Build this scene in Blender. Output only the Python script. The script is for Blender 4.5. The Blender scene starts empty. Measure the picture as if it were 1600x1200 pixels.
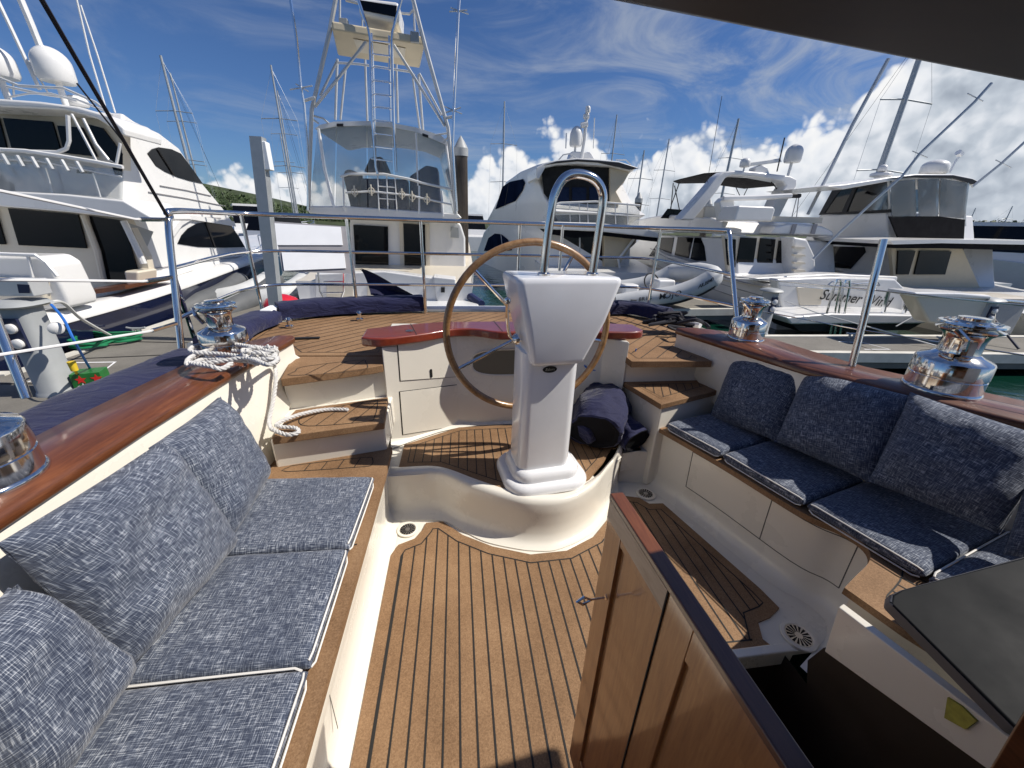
import bpy, bmesh, math, random
from mathutils import Vector, Matrix, noise as mnoise
random.seed(7)
R = math.radians
scene = bpy.context.scene
COL = scene.collection

# ------------------------------------------------------------------ camera
# world axes: +Y aft, +X to the right of the picture, Z up, cockpit sole at z = 0
CAM = Vector((0, 0, 1.55))
W_, H_, F_ = 1600.0, 1200.0, 600.0
_dy = Vector((712 - 800, -(346 - 600), -F_)).normalized()
_a = 750 - 800
_b = -(_a * _dy.x - F_ * _dy.z) / _dy.y
_uz = -Vector((_a, _b, -F_)).normalized()
_ux = _dy.cross(_uz)
M3 = Matrix((_ux, _dy, _uz))
cd = bpy.data.cameras.new('camera'); cam = bpy.data.objects.new('camera', cd); COL.objects.link(cam)
cd.sensor_width = 36.0; cd.sensor_fit = 'HORIZONTAL'; cd.lens = 36.0 * F_ / W_
cd.clip_start = 0.02; cd.clip_end = 6000
cam.matrix_world = Matrix.Translation(CAM) @ M3.to_4x4()
scene.camera = cam

def ray(px, py): return M3 @ Vector((px - 800, -(py - 600), -F_))
def PZ(px, py, z):
    d = ray(px, py); return CAM + d * ((z - CAM.z) / d.z)
def PY(px, py, y):
    d = ray(px, py); return CAM + d * ((y - CAM.y) / d.y)
def PX(px, py, x):
    d = ray(px, py); return CAM + d * ((x - CAM.x) / d.x)
def PP(px, py, p0, n):
    d = ray(px, py); return CAM + d * ((p0 - CAM).dot(n) / d.dot(n))

# ------------------------------------------------------------------ light
SUN = Vector((0.655, -0.075, 0.75)).normalized()      # direction towards the sun
scene.view_settings.view_transform = 'Standard'
scene.view_settings.look = 'None'
scene.view_settings.gamma = 1.0
scene.view_settings.exposure = 0.12
sl = bpy.data.lights.new('sun', 'SUN'); so = bpy.data.objects.new('sun', sl); COL.objects.link(so)
sl.energy = 5.0; sl.angle = R(0.53); sl.color = (1.0, 0.94, 0.85)
so.rotation_euler = SUN.to_track_quat('Z', 'Y').to_euler()

class NT:
    def __init__(s, tree): s.t = tree; s.t.nodes.clear()
    def n(s, typ, **kw):
        nd = s.t.nodes.new(typ)
        ins = kw.pop('i', {})
        for k, v in kw.items(): setattr(nd, k, v)
        for k, v in ins.items():
            if isinstance(v, bpy.types.NodeSocket): s.t.links.new(v, nd.inputs[k])
            else: nd.inputs[k].default_value = v
        return nd
    def math(s, op, a, b=None, clamp=False):
        nd = s.t.nodes.new('ShaderNodeMath'); nd.operation = op; nd.use_clamp = clamp
        for k, v in ((0, a), (1, b)):
            if v is None: continue
            if isinstance(v, bpy.types.NodeSocket): s.t.links.new(v, nd.inputs[k])
            else: nd.inputs[k].default_value = v
        return nd.outputs[0]
    def mix(s, fac, a, b):
        nd = s.t.nodes.new('ShaderNodeMix'); nd.data_type = 'RGBA'
        for k, v in ((0, fac), (6, a), (7, b)):
            if isinstance(v, bpy.types.NodeSocket): s.t.links.new(v, nd.inputs[k])
            else: nd.inputs[k].default_value = v if k == 0 else (*v[:3], 1)
        return nd.outputs[2]
    def ramp(s, fac, stops, interp='LINEAR'):
        nd = s.t.nodes.new('ShaderNodeValToRGB'); s.t.links.new(fac, nd.inputs[0])
        cr = nd.color_ramp; cr.interpolation = interp
        while len(cr.elements) < len(stops): cr.elements.new(0.5)
        for e, (p, c) in zip(cr.elements, stops):
            e.position = p; e.color = (*c[:3], 1) if hasattr(c, '__len__') else (c, c, c, 1)
        return nd.outputs[0]
    def link(s, a, b): s.t.links.new(a, b)

world = bpy.data.worlds.new('World'); scene.world = world; world.use_nodes = True
world.cycles.sampling_method = 'MANUAL'; world.cycles.sample_map_resolution = 512
w = NT(world.node_tree)
sky = w.n('ShaderNodeTexSky', sky_type='NISHITA', sun_disc=False)
sky.sun_elevation = math.asin(SUN.z); sky.sun_rotation = math.atan2(SUN.x, SUN.y)
sky.air_density = 1.0; sky.dust_density = 0.25; sky.ozone_density = 2.2
tc = w.n('ShaderNodeTexCoord')
sep = w.n('ShaderNodeSeparateXYZ', i={0: tc.outputs['Generated']})
X, Y, Z = sep.outputs[0], sep.outputs[1], sep.outputs[2]
az = w.math('ARCTAN2', X, Y)                          # 0 straight aft, + to the right
el = w.math('ARCSINE', Z)
azn = w.math('DIVIDE', w.math('ADD', az, math.pi), 2 * math.pi)
def azp(deg): return (deg + 180) / 360
# height of the top of the cumulus bank, as a fraction of 30 degrees
top = w.ramp(azn, [(azp(-180), .10), (azp(-70), .12), (azp(-34), .08), (azp(-24), .16), (azp(-16), .16), (azp(-2), .15), (azp(6), .28), (azp(15), .40), (azp(21), .33), (azp(29), .37), (azp(36), .31), (azp(42), .42), (azp(52), .72), (azp(75), .45), (azp(110), .1)], 'EASE')
eln = w.math('DIVIDE', el, R(30))
def fbm(vec, scale, detail, rough, dist=0.0):
    return w.n('ShaderNodeTexNoise', noise_dimensions='3D', i={'Vector': vec, 'Scale': scale, 'Detail': detail, 'Roughness': rough, 'Distortion': dist}).outputs[0]
def billow(vec):
    v1 = w.n('ShaderNodeTexVoronoi', feature='F1', i={'Vector': vec, 'Scale': 15.0}).outputs[0]
    v2 = w.n('ShaderNodeTexVoronoi', feature='F1', i={'Vector': vec, 'Scale': 37.0}).outputs[0]
    v3 = w.n('ShaderNodeTexVoronoi', feature='F1', i={'Vector': vec, 'Scale': 90.0}).outputs[0]
    a = w.math('MULTIPLY', w.math('SUBTRACT', .45, v1), .30)
    b = w.math('MULTIPLY', w.math('SUBTRACT', .45, v2), .16)
    c = w.math('MULTIPLY', w.math('SUBTRACT', .45, v3), .05)
    f = w.math('MULTIPLY', w.math('SUBTRACT', fbm(vec, 9.0, 6.0, .52), .5), .34)
    return w.math('ADD', w.math('ADD', w.math('ADD', a, b), c), f)
wv = w.n('ShaderNodeVectorMath', operation='ADD', i={0: tc.outputs['Generated']})
wn = w.n('ShaderNodeTexNoise', i={'Vector': tc.outputs['Generated'], 'Scale': 22.0, 'Detail': 4.0})
wsc = w.n('ShaderNodeVectorMath', operation='SCALE', i={0: wn.outputs[1], 'Scale': .022})
w.link(wsc.outputs[0], wv.inputs[1])
b0 = billow(wv.outputs[0])
off = w.n('ShaderNodeVectorMath', operation='ADD', i={0: wv.outputs[0], 1: (0.012, 0.0, 0.016)})
b1 = billow(off.outputs[0])
dens = w.math('ADD', w.math('SUBTRACT', top, eln), w.math('MULTIPLY', b0, .55))
mask = w.n('ShaderNodeMapRange', interpolation_type='SMOOTHSTEP', i={0: dens, 1: 0.0, 2: .055, 3: 0.0, 4: 1.0}).outputs[0]
relief = w.math('ADD', .5, w.math('MULTIPLY', w.math('SUBTRACT', b0, b1), 2.8), True)
depth = w.n('ShaderNodeMapRange', i={0: dens, 1: 0.02, 2: .30, 3: 1.0, 4: 0.0}).outputs[0]   # rims bright, cores and bases grey
lum = w.math('ADD', w.math('MULTIPLY', relief, .62), w.math('MULTIPLY', depth, .40), True)
ccol = w.ramp(lum, [(0.0, (.30, .35, .43)), (.32, (.56, .62, .70)), (.58, (.86, .89, .94)), (.80, (1.0, 1.0, 1.0))])
# high thin cirrus, streaked
cmap = w.n('ShaderNodeMapping', i={'Vector': tc.outputs['Generated'], 'Rotation': (0.25, 0.35, 0.5), 'Scale': (1.3, 4.2, 7.5)})
ci = fbm(cmap.outputs[0], 1.5, 9.0, .62, 1.1)
cizone = w.ramp(azn, [(azp(-180), .5), (azp(-40), .35), (azp(-10), .45), (azp(8), .75), (azp(30), 1.0), (azp(180), .6)])
cim = w.math('MULTIPLY', w.n('ShaderNodeMapRange', interpolation_type='SMOOTHSTEP', i={0: ci, 1: .42, 2: .76, 3: 0.0, 4: .68}).outputs[0], cizone)
skyc = w.mix(1.0, (0, 0, 0), sky.outputs[0])
tint = w.n('ShaderNodeMix', data_type='RGBA', blend_type='MULTIPLY', i={0: 1.0, 6: sky.outputs[0], 7: (0.58, 0.82, 1.22, 1)}).outputs[2]
CLOUD = 14.0
cs = w.n('ShaderNodeVectorMath', operation='SCALE', i={0: ccol, 'Scale': CLOUD}).outputs[0]
withci = w.mix(cim, tint, (7.0, 7.6, 8.4))
fin = w.mix(mask, withci, cs)
bg = w.n('ShaderNodeBackground', i={'Color': fin, 'Strength': 0.062})
out = w.n('ShaderNodeOutputWorld', i={0: bg.outputs[0]})

# ------------------------------------------------------------------ materials
MATS = {}
def newmat(name):
    m = bpy.data.materials.new(name); m.use_nodes = True
    t = NT(m.node_tree); MATS[name] = m
    p = t.n('ShaderNodeBsdfPrincipled'); o = t.n('ShaderNodeOutputMaterial', i={0: p.outputs[0]})
    return m, t, p
def setp(p, **kw):
    for k, v in kw.items():
        k = k.replace('_', ' ')
        p.inputs[k].default_value = (*v, 1) if isinstance(v, tuple) and len(v) == 3 else v
def coords(t, kind='Object'): return t.n('ShaderNodeTexCoord').outputs[kind]
def plain(name, col, rough=.5, metal=0.0, coat=0.0, var=.06, vscale=6.0, bump=0.0, bscale=80.0, spec=.5):
    m, t, p = newmat(name)
    c = coords(t)
    nz = t.n('ShaderNodeTexNoise', i={'Vector': c, 'Scale': vscale, 'Detail': 6.0, 'Roughness': .6}).outputs[0]
    lo = tuple(x * (1 - var) for x in col); hi = tuple(min(1, x * (1 + var)) for x in col)
    t.link(t.ramp(nz, [(.3, lo), (.7, hi)]), p.inputs['Base Color'])
    rr = t.n('ShaderNodeMapRange', i={0: nz, 1: .3, 2: .7, 3: max(0.01, rough * .85), 4: min(1, rough * 1.15)})
    t.link(rr.outputs[0], p.inputs['Roughness'])
    setp(p, Metallic=metal, Coat_Weight=coat, Coat_Roughness=.05, Specular_IOR_Level=spec)
    if bump:
        bn = t.n('ShaderNodeTexNoise', i={'Vector': c, 'Scale': bscale, 'Detail': 5.0})
        bp = t.n('ShaderNodeBump', i={'Height': bn.outputs[0], 'Strength': bump, 'Distance': .01})
        t.link(bp.outputs[0], p.inputs['Normal'])
    return m
plain('cream_gelcoat', (.77, .73, .64), .28, coat=.25, var=.03, vscale=3)
plain('white_gelcoat', (.80, .79, .77), .22, coat=.4, var=.03, vscale=2.5)
plain('pedestal_white', (.78, .78, .785), .2, coat=.5, var=.025, vscale=8)
plain('boat_white', (.74, .735, .72), .3, coat=.3, var=.05, vscale=1.2)
plain('boat_cream', (.66, .60, .49), .35, coat=.2, var=.05, vscale=1.5)
plain('tan_soffit', (.58, .50, .36), .5, var=.08, vscale=2)
plain('navy_hull', (.006, .010, .035), .12, coat=.8, var=.2, vscale=1)
plain('boot_stripe', (.7, .7, .68), .4)
plain('dark_glass', (.004, .0045, .006), .05, var=.3, vscale=1.5, spec=.22)
plain('blue_glass', (.008, .016, .045), .28, var=.3, vscale=1.5, spec=.12)
plain('matte_pane', (.008, .014, .034), .5, var=.4, vscale=1.2, spec=0.0)  # dark blue glass without reflections
plain('panel_edge', (.13, .13, .135), .5)
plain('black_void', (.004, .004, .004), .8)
plain('black_rubber', (.012, .012, .013), .6)
plain('black_canvas', (.006, .006, .008), .85, spec=.15, bump=.3, bscale=120)
plain('dark_grey_panel', (.008, .009, .0105), .6, var=.05, spec=.12)
plain('grey_plastic', (.34, .355, .36), .5, var=.06, vscale=4)
plain('grey_alloy', (.55, .56, .56), .35, metal=.3, var=.08, vscale=5)
plain('galvanised', (.42, .44, .45), .45, metal=.4, var=.1)
plain('steel', (.74, .71, .67), .10, metal=1.0, var=.03, vscale=20)
plain('steel_bright', (.82, .83, .84), .16, metal=1.0, var=.04)
plain('white_tube', (.74, .74, .73), .3, coat=.3)
plain('pale_board', (.86, .87, .88), .5, var=.03)
plain('grey_trim', (.30, .29, .30), .55)
plain('red_plastic', (.55, .012, .028), .35, coat=.2)
plain('green_print', (.012, .14, .025), .4, var=.25, vscale=18)
plain('red_print', (.6, .02, .015), .4)
plain('white_print', (.8, .8, .8), .5)
plain('black_print', (.01, .01, .01), .5)
plain('navy_print', (.01, .015, .05), .5)
plain('blue_cord', (.02, .14, .5), .6)
plain('yellow_cord', (.7, .5, .03), .5)
plain('green_hose', (.012, .18, .075), .45)
plain('dark_rope', (.012, .012, .02), .8)
plain('pale_line', (.66, .66, .63), .7)
plain('yellow_tape', (.36, .34, .06), .7, var=.3, vscale=40)
plain('rib_tube', (.52, .53, .53), .55, var=.05)
plain('rib_dark', (.10, .105, .11), .6)
plain('well_shadow_wood', (.02, .012, .008), .6)  # near-black brown, interior shadow of the well included in the colour
plain('navy_fender', (.012, .02, .08), .6)
plain('caulk', (.012, .011, .010), .7)
plain('seam_line', (.10, .095, .085), .7)

def canvas(name, col, dark):
    m, t, p = newmat(name); c = coords(t)
    a = t.n('ShaderNodeTexNoise', i={'Vector': c, 'Scale': 5.0, 'Detail': 5.0}).outputs[0]
    b = t.n('ShaderNodeTexNoise', i={'Vector': c, 'Scale': 420.0, 'Detail': 2.0}).outputs[0]
    k = t.math('ADD', t.math('MULTIPLY', a, .6), t.math('MULTIPLY', b, .4))
    t.link(t.ramp(k, [(.35, dark), (.65, col)]), p.inputs['Base Color'])
    mp = t.n('ShaderNodeMapping', i={'Vector': c, 'Scale': (3.0, 6.0, 9.0)})
    f = t.n('ShaderNodeTexNoise', i={'Vector': mp.outputs[0], 'Scale': 2.5, 'Detail': 4.0, 'Distortion': 1.2}).outputs[0]
    hh = t.math('ADD', t.math('MULTIPLY', f, 1.0), t.math('MULTIPLY', b, .05))
    bp = t.n('ShaderNodeBump', i={'Height': hh, 'Strength': .55, 'Distance': .03}); t.link(bp.outputs[0], p.inputs['Normal'])
    setp(p, Roughness=.78, Sheen_Weight=.15, Specular_IOR_Level=.3)
canvas('navy_canvas', (.011, .014, .062), (.006, .007, .036))

def fabric(name):                                     # slubbed navy and white weave on UVs
    m, t, p = newmat(name); c = coords(t, 'UV')
    def threads(sx, sy, lo, hi):
        mp = t.n('ShaderNodeMapping', i={'Vector': c, 'Scale': (sx, sy, 1)})
        n1 = t.n('ShaderNodeTexNoise', noise_dimensions='2D', i={'Vector': mp.outputs[0], 'Scale': 1.0, 'Detail': 1.5, 'Roughness': .5}).outputs[0]
        return t.n('ShaderNodeMapRange', i={0: n1, 1: lo, 2: hi, 3: 0.0, 4: 1.0}).outputs[0]
    h1 = threads(30, 460, .34, .68); v1 = threads(460, 30, .34, .68)
    h2 = threads(75, 800, .34, .68); v2 = threads(800, 75, .34, .68)
    big = t.n('ShaderNodeTexNoise', noise_dimensions='2D', i={'Vector': c, 'Scale': 6.0, 'Detail': 3.0}).outputs[0]
    a_ = t.math('MULTIPLY', t.math('ADD', h1, v1), .5); b_ = t.math('MULTIPLY', t.math('ADD', h2, v2), .5)
    pk = t.math('MAXIMUM', h1, v1)
    k = t.math('ADD', t.math('ADD', t.math('MULTIPLY', a_, .50), t.math('MULTIPLY', b_, .25)), t.math('MULTIPLY', t.math('POWER', pk, 4.0), .25))
    k = t.math('MULTIPLY', k, t.n('ShaderNodeMapRange', i={0: big, 1: .3, 2: .7, 3: .86, 4: 1.05}).outputs[0])
    col = t.ramp(k, [(.14, (.028, .037, .066)), (.42, (.082, .098, .138)), (.64, (.18, .205, .255)), (.95, (.52, .54, .58))])
    t.link(col, p.inputs['Base Color'])
    cr = t.n('ShaderNodeTexNoise', noise_dimensions='2D', i={'Vector': c, 'Scale': 7.0, 'Detail': 4.0, 'Distortion': .8}).outputs[0]
    hh = t.math('ADD', t.math('MULTIPLY', k, .12), t.math('MULTIPLY', cr, .8))
    bp = t.n('ShaderNodeBump', i={'Height': hh, 'Strength': .5, 'Distance': .02}); t.link(bp.outputs[0], p.inputs['Normal'])
    setp(p, Roughness=.9, Sheen_Weight=.2, Specular_IOR_Level=.15)
fabric('woven_fabric')
plain('piping', (.72, .70, .66), .7)

def corkteak(name, base, dark, light):                # synthetic teak with fine cork-like speckle
    m, t, p = newmat(name); c = coords(t)
    sp = t.n('ShaderNodeTexNoise', i={'Vector': c, 'Scale': 170.0, 'Detail': 4.0, 'Roughness': .75}).outputs[0]
    v = t.n('ShaderNodeTexVoronoi', i={'Vector': c, 'Scale': 260.0}).outputs['Color']
    vs = t.n('ShaderNodeSeparateColor', i={0: v}).outputs[0]
    big = t.n('ShaderNodeTexNoise', i={'Vector': c, 'Scale': 3.5, 'Detail': 6.0, 'Roughness': .65}).outputs[0]
    k = t.math('ADD', t.math('ADD', t.math('MULTIPLY', sp, .42), t.math('MULTIPLY', vs, .13)), t.math('MULTIPLY', big, .50))
    t.link(t.ramp(k, [(.36, dark), (.55, base), (.76, light)]), p.inputs['Base Color'])
    bp = t.n('ShaderNodeBump', i={'Height': sp, 'Strength': .35, 'Distance': .002}); t.link(bp.outputs[0], p.inputs['Normal'])
    setp(p, Roughness=.72, Specular_IOR_Level=.3)
corkteak('synthetic_teak', (.255, .150, .078), (.145, .080, .039), (.37, .235, .128))

def wood(name, c1, c2, c3, rough=.12, coat=1.0, ax=(1.2, 14, 14), dens=3.0):
    m, t, p = newmat(name); c = coords(t)
    mp = t.n('ShaderNodeMapping', i={'Vector': c, 'Scale': ax})
    g = t.n('ShaderNodeTexNoise', i={'Vector': mp.outputs[0], 'Scale': dens, 'Detail': 8.0, 'Roughness': .65, 'Distortion': .8}).outputs[0]
    mp2 = t.n('ShaderNodeMapping', i={'Vector': c, 'Scale': tuple(a * 7 for a in ax)})
    g2 = t.n('ShaderNodeTexNoise', i={'Vector': mp2.outputs[0], 'Scale': dens, 'Detail': 3.0}).outputs[0]
    big = t.n('ShaderNodeTexNoise', i={'Vector': c, 'Scale': 2.6, 'Detail': 4.0}).outputs[0]
    k = t.math('ADD', t.math('ADD', t.math('MULTIPLY', g, .55), t.math('MULTIPLY', g2, .2)), t.math('MULTIPLY', big, .28))
    t.link(t.ramp(k, [(.36, c1), (.52, c2), (.70, c3)]), p.inputs['Base Color'])
    bp = t.n('ShaderNodeBump', i={'Height': big, 'Strength': .05, 'Distance': .02}); t.link(bp.outputs[0], p.inputs['Coat Normal'])
    setp(p, Roughness=.4, Coat_Weight=coat, Coat_Roughness=rough, Coat_IOR=1.5)
wood('varnished_cap', (.060, .017, .006), (.125, .038, .012), (.22, .075, .025), ax=(14, 1.2, 14), coat=.5)
wood('varnished_red', (.12, .014, .004), (.18, .022, .006), (.26, .040, .011), ax=(1.2, 14, 14), rough=.06)
wood('honey_wood', (.20, .062, .014), (.34, .125, .032), (.46, .205, .062), ax=(12, 12, 1.0), rough=.09)
wood('worn_wood', (.20, .11, .06), (.34, .22, .14), (.44, .31, .21), ax=(12, 2, 12), rough=.35, coat=.5)
wood('wheel_wood', (.12, .050, .016), (.28, .145, .050), (.43, .26, .12), ax=(5, 5, 5), rough=.2, coat=.7)
wood('pile_wood', (.020, .014, .010), (.045, .034, .024), (.09, .075, .055), ax=(10, 10, .5), coat=0.0)
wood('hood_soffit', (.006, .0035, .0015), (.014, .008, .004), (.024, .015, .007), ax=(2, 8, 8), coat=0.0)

def concrete():
    m, t, p = newmat('dock_concrete'); c = coords(t)
    a = t.n('ShaderNodeTexNoise', i={'Vector': c, 'Scale': 1.3, 'Detail': 8.0, 'Roughness': .7}).outputs[0]
    b = t.n('ShaderNodeTexNoise', i={'Vector': c, 'Scale': 60.0, 'Detail': 4.0, 'Roughness': .7}).outputs[0]
    k = t.math('ADD', t.math('MULTIPLY', a, .6), t.math('MULTIPLY', b, .4))
    t.link(t.ramp(k, [(.3, (.105, .098, .085)), (.52, (.175, .163, .142)), (.75, (.25, .235, .205))]), p.inputs['Base Color'])
    bp = t.n('ShaderNodeBump', i={'Height': b, 'Strength': .4, 'Distance': .006}); t.link(bp.outputs[0], p.inputs['Normal'])
    setp(p, Roughness=.88)
concrete()
plain('dock_edge', (.58, .56, .50), .7, var=.12, vscale=4)

def water():
    m, t, p = newmat('water'); c = coords(t)
    a = t.n('ShaderNodeTexNoise', i={'Vector': c, 'Scale': 1.6, 'Detail': 5.0, 'Distortion': .6}).outputs[0]
    b = t.n('ShaderNodeTexNoise', i={'Vector': c, 'Scale': 6.0, 'Detail': 3.0}).outputs[0]
    k = t.math('ADD', a, t.math('MULTIPLY', b, .25))
    bp = t.n('ShaderNodeBump', i={'Height': k, 'Strength': .5, 'Distance': .05}); t.link(bp.outputs[0], p.inputs['Normal'])
    setp(p, Base_Color=(.004, .030, .020), Roughness=.06, IOR=1.33)
water()

def clearvinyl():
    m, t, p = newmat('clear_vinyl'); c = coords(t)
    t.t.nodes.remove(p)
    nz = t.n('ShaderNodeTexNoise', i={'Vector': c, 'Scale': 1.1, 'Detail': 3.0, 'Distortion': .4}).outputs[0]
    bp = t.n('ShaderNodeBump', i={'Height': nz, 'Strength': .3, 'Distance': .06})
    tr = t.n('ShaderNodeBsdfTransparent', i={0: (.92, .93, .93, 1)})
    gl = t.n('ShaderNodeBsdfGlossy', i={'Color': (.9, .9, .9, 1), 'Roughness': .10, 'Normal': bp.outputs[0]})
    df = t.n('ShaderNodeBsdfDiffuse', i={0: (.55, .56, .56, 1)})
    lw = t.n('ShaderNodeFresnel', i={'IOR': 1.5, 'Normal': bp.outputs[0]})
    m1 = t.n('ShaderNodeMixShader', i={0: lw.outputs[0], 1: tr.outputs[0], 2: gl.outputs[0]})
    haz = t.n('ShaderNodeMapRange', i={0: nz, 1: .45, 2: .75, 3: .12, 4: .34}).outputs[0]
    m2 = t.n('ShaderNodeMixShader', i={0: haz, 1: m1.outputs[0], 2: df.outputs[0]})
    o = [n for n in t.t.nodes if n.type == 'OUTPUT_MATERIAL'][0]
    t.link(m2.outputs[0], o.inputs[0])
clearvinyl()
def tintglass():
    m, t, p = newmat('tint_glass'); t.t.nodes.remove(p)
    tr = t.n('ShaderNodeBsdfTransparent', i={0: (.33, .40, .46, 1)})
    gl = t.n('ShaderNodeBsdfGlossy', i={'Color': (.9, .9, .9, 1), 'Roughness': .04})
    lw = t.n('ShaderNodeFresnel', i={'IOR': 1.5})
    m1 = t.n('ShaderNodeMixShader', i={0: lw.outputs[0], 1: tr.outputs[0], 2: gl.outputs[0]})
    o = [n for n in t.t.nodes if n.type == 'OUTPUT_MATERIAL'][0]; t.link(m1.outputs[0], o.inputs[0])
tintglass()
plain('foliage', (.045, .075, .022), .7, var=.5, vscale=.9, bump=.5, bscale=6)
plain('hill_green', (.035, .050, .016), .9, var=.5, vscale=.25, bump=.6, bscale=2)
plain('bark', (.05, .035, .025), .9)
plain('house_wall', (.5, .5, .5), .7); plain('house_roof', (.16, .16, .17), .7)

# ------------------------------------------------------------------ mesh helpers
def V(*a): return Vector(a)
def catmull(pts, n=8, closed=False):
    pts = [Vector(p) for p in pts]; out = []
    m = len(pts); segs = m if closed else m - 1
    for i in range(segs):
        if closed: p0, p1, p2, p3 = pts[(i - 1) % m], pts[i], pts[(i + 1) % m], pts[(i + 2) % m]
        else: p0, p1, p2, p3 = pts[max(i - 1, 0)], pts[i], pts[i + 1], pts[min(i + 2, m - 1)]
        for k in range(n):
            t = k / n
            out.append(.5 * ((2 * p1) + (p2 - p0) * t + (2 * p0 - 5 * p1 + 4 * p2 - p3) * t * t + (3 * p1 - p0 - 3 * p2 + p3) * t ** 3))
    if not closed: out.append(pts[-1])
    return out
class MB:
    def __init__(s): s.v = []; s.f = []; s.mi = []; s.m = 0; s.uv = {}
    def add(s, vs, fs):
        o = len(s.v); s.v += [Vector(p) for p in vs]
        for f in fs: s.f.append([i + o for i in f]); s.mi.append(s.m)
        return s
    def box(s, c, size, rot=None):
        c = Vector(c); h = [x / 2 for x in size]
        vs = [Vector((x * h[0], y * h[1], z * h[2])) for x in (-1, 1) for y in (-1, 1) for z in (-1, 1)]
        if rot is not None: vs = [rot @ p for p in vs]
        return s.add([p + c for p in vs], [(0, 1, 3, 2), (4, 6, 7, 5), (0, 4, 5, 1), (2, 3, 7, 6), (0, 2, 6, 4), (1, 5, 7, 3)])
    def b2(s, p, q):                                   # box between two corners
        p, q = Vector(p), Vector(q); return s.box((p + q) / 2, [abs(a) for a in (q - p)])
    def prism(s, poly, d):                             # polygon pushed along vector d
        poly = [Vector(p) for p in poly]; d = Vector(d); n = len(poly)
        nn = Vector((0, 0, 0))
        for i in range(n): nn += (poly[i] - poly[0]).cross(poly[(i + 1) % n] - poly[0])
        if nn.dot(d) > 0: poly = poly[::-1]
        fs = [list(range(n)), list(range(2 * n - 1, n - 1, -1))]
        fs += [[(i + 1) % n, i, n + i, n + (i + 1) % n] for i in range(n)]
        return s.add(poly + [p + d for p in poly], fs)
    def tube(s, pts, r, n=8, closed=False, r1=None, cap=True):
        pts = [Vector(p) for p in pts]; m = len(pts)
        T = []
        for i in range(m):
            a = pts[(i - 1) % m] if closed else pts[max(i - 1, 0)]
            b = pts[(i + 1) % m] if closed else pts[min(i + 1, m - 1)]
            t = (b - a); T.append(t.normalized() if t.length > 1e-9 else Vector((0, 0, 1)))
        up = Vector((0, 0, 1)) if abs(T[0].z) < .9 else Vector((1, 0, 0))
        N = (up - T[0] * up.dot(T[0])).normalized(); vs = []
        for i in range(m):
            N = (N - T[i] * N.dot(T[i])).normalized(); B = T[i].cross(N)
            rr = r if r1 is None else r + (r1 - r) * i / (m - 1)
            vs += [pts[i] + (N * math.cos(2 * math.pi * k / n) + B * math.sin(2 * math.pi * k / n)) * rr for k in range(n)]
        fs = []
        for i in range(m if closed else m - 1):
            j = (i + 1) % m
            fs += [[i * n + k, i * n + (k + 1) % n, j * n + (k + 1) % n, j * n + k] for k in range(n)]
        if cap and not closed: fs += [list(range(n - 1, -1, -1)), [(m - 1) * n + k for k in range(n)]]
        return s.add(vs, fs)
    def lathe(s, prof, c, n=32, axis=None):            # prof of (radius, height)
        c = Vector(c); vs = []; m = len(prof)
        q = Vector((0, 0, 1)).rotation_difference(Vector(axis).normalized()) if axis is not None else None
        for r_, z in prof:
            for k in range(n):
                p = Vector((r_ * math.cos(2 * math.pi * k / n), r_ * math.sin(2 * math.pi * k / n), z))
                vs.append((q @ p if q else p) + c)
        fs = [[i * n + k, i * n + (k + 1) % n, (i + 1) * n + (k + 1) % n, (i + 1) * n + k] for i in range(m - 1) for k in range(n)]
        fs += [list(range(n - 1, -1, -1)), [(m - 1) * n + k for k in range(n)]]
        return s.add(vs, fs)
    def loft(s, rings, closed=False, caps=False):
        n = len(rings[0]); vs = [p for r_ in rings for p in r_]; fs = []
        for i in range(len(rings) - 1):
            for k in range(n if closed else n - 1):
                fs.append([i * n + k, i * n + (k + 1) % n, (i + 1) * n + (k + 1) % n, (i + 1) * n + k])
        if caps: fs += [list(range(n - 1, -1, -1)), [(len(rings) - 1) * n + k for k in range(n)]]
        return s.add(vs, fs)
    def strip(s, pts, wd, dz=0.0):                     # flat dark seam laid on a level surface
        pts = [Vector(p) for p in pts]; L = []; Rr = []
        for i, p in enumerate(pts):
            t = pts[min(i + 1, len(pts) - 1)] - pts[max(i - 1, 0)]; t.z = 0
            if t.length < 1e-9: t = Vector((0, 1, 0))
            t.normalize(); nn = Vector((-t.y, t.x, 0)) * wd / 2
            L.append(p + nn + Vector((0, 0, dz))); Rr.append(p - nn + Vector((0, 0, dz)))
        n = len(pts)
        return s.add(L + Rr, [[i + n, i + 1 + n, i + 1, i] for i in range(n - 1)])
    def build(s, name, mats, parent=None, smooth=True, bevel=0.0, seg=2, angle=35, loc=None):
        if isinstance(mats, str): mats = [mats]
        me = bpy.data.meshes.new(name)
        base = WL.get(parent.name, Vector((0, 0, 0))) if parent else Vector((0, 0, 0))
        if loc is not None: base = Vector(loc)
        me.from_pydata([p - base for p in s.v], [], s.f)
        me.validate(); me.update()
        for m in mats: me.materials.append(MATS[m])
        if len(me.polygons) == len(s.mi):
            for p, k in zip(me.polygons, s.mi): p.material_index = min(k, len(mats) - 1)
        bm = bmesh.new(); bm.from_mesh(me); bmesh.ops.recalc_face_normals(bm, faces=bm.faces); bm.to_mesh(me); bm.free()
        if smooth:
            for p in me.polygons: p.use_smooth = True
            me.set_sharp_from_angle(angle=R(angle))
        o = bpy.data.objects.new(name, me); COL.objects.link(o)
        if parent: o.parent = parent
        if loc is not None: o.location = loc
        WL[o.name] = base
        if bevel:
            b = o.modifiers.new('bevel', 'BEVEL'); b.width = bevel; b.segments = seg; b.limit_method = 'ANGLE'; b.angle_limit = R(30); b.harden_normals = smooth
        return o
WL = {}
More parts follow.
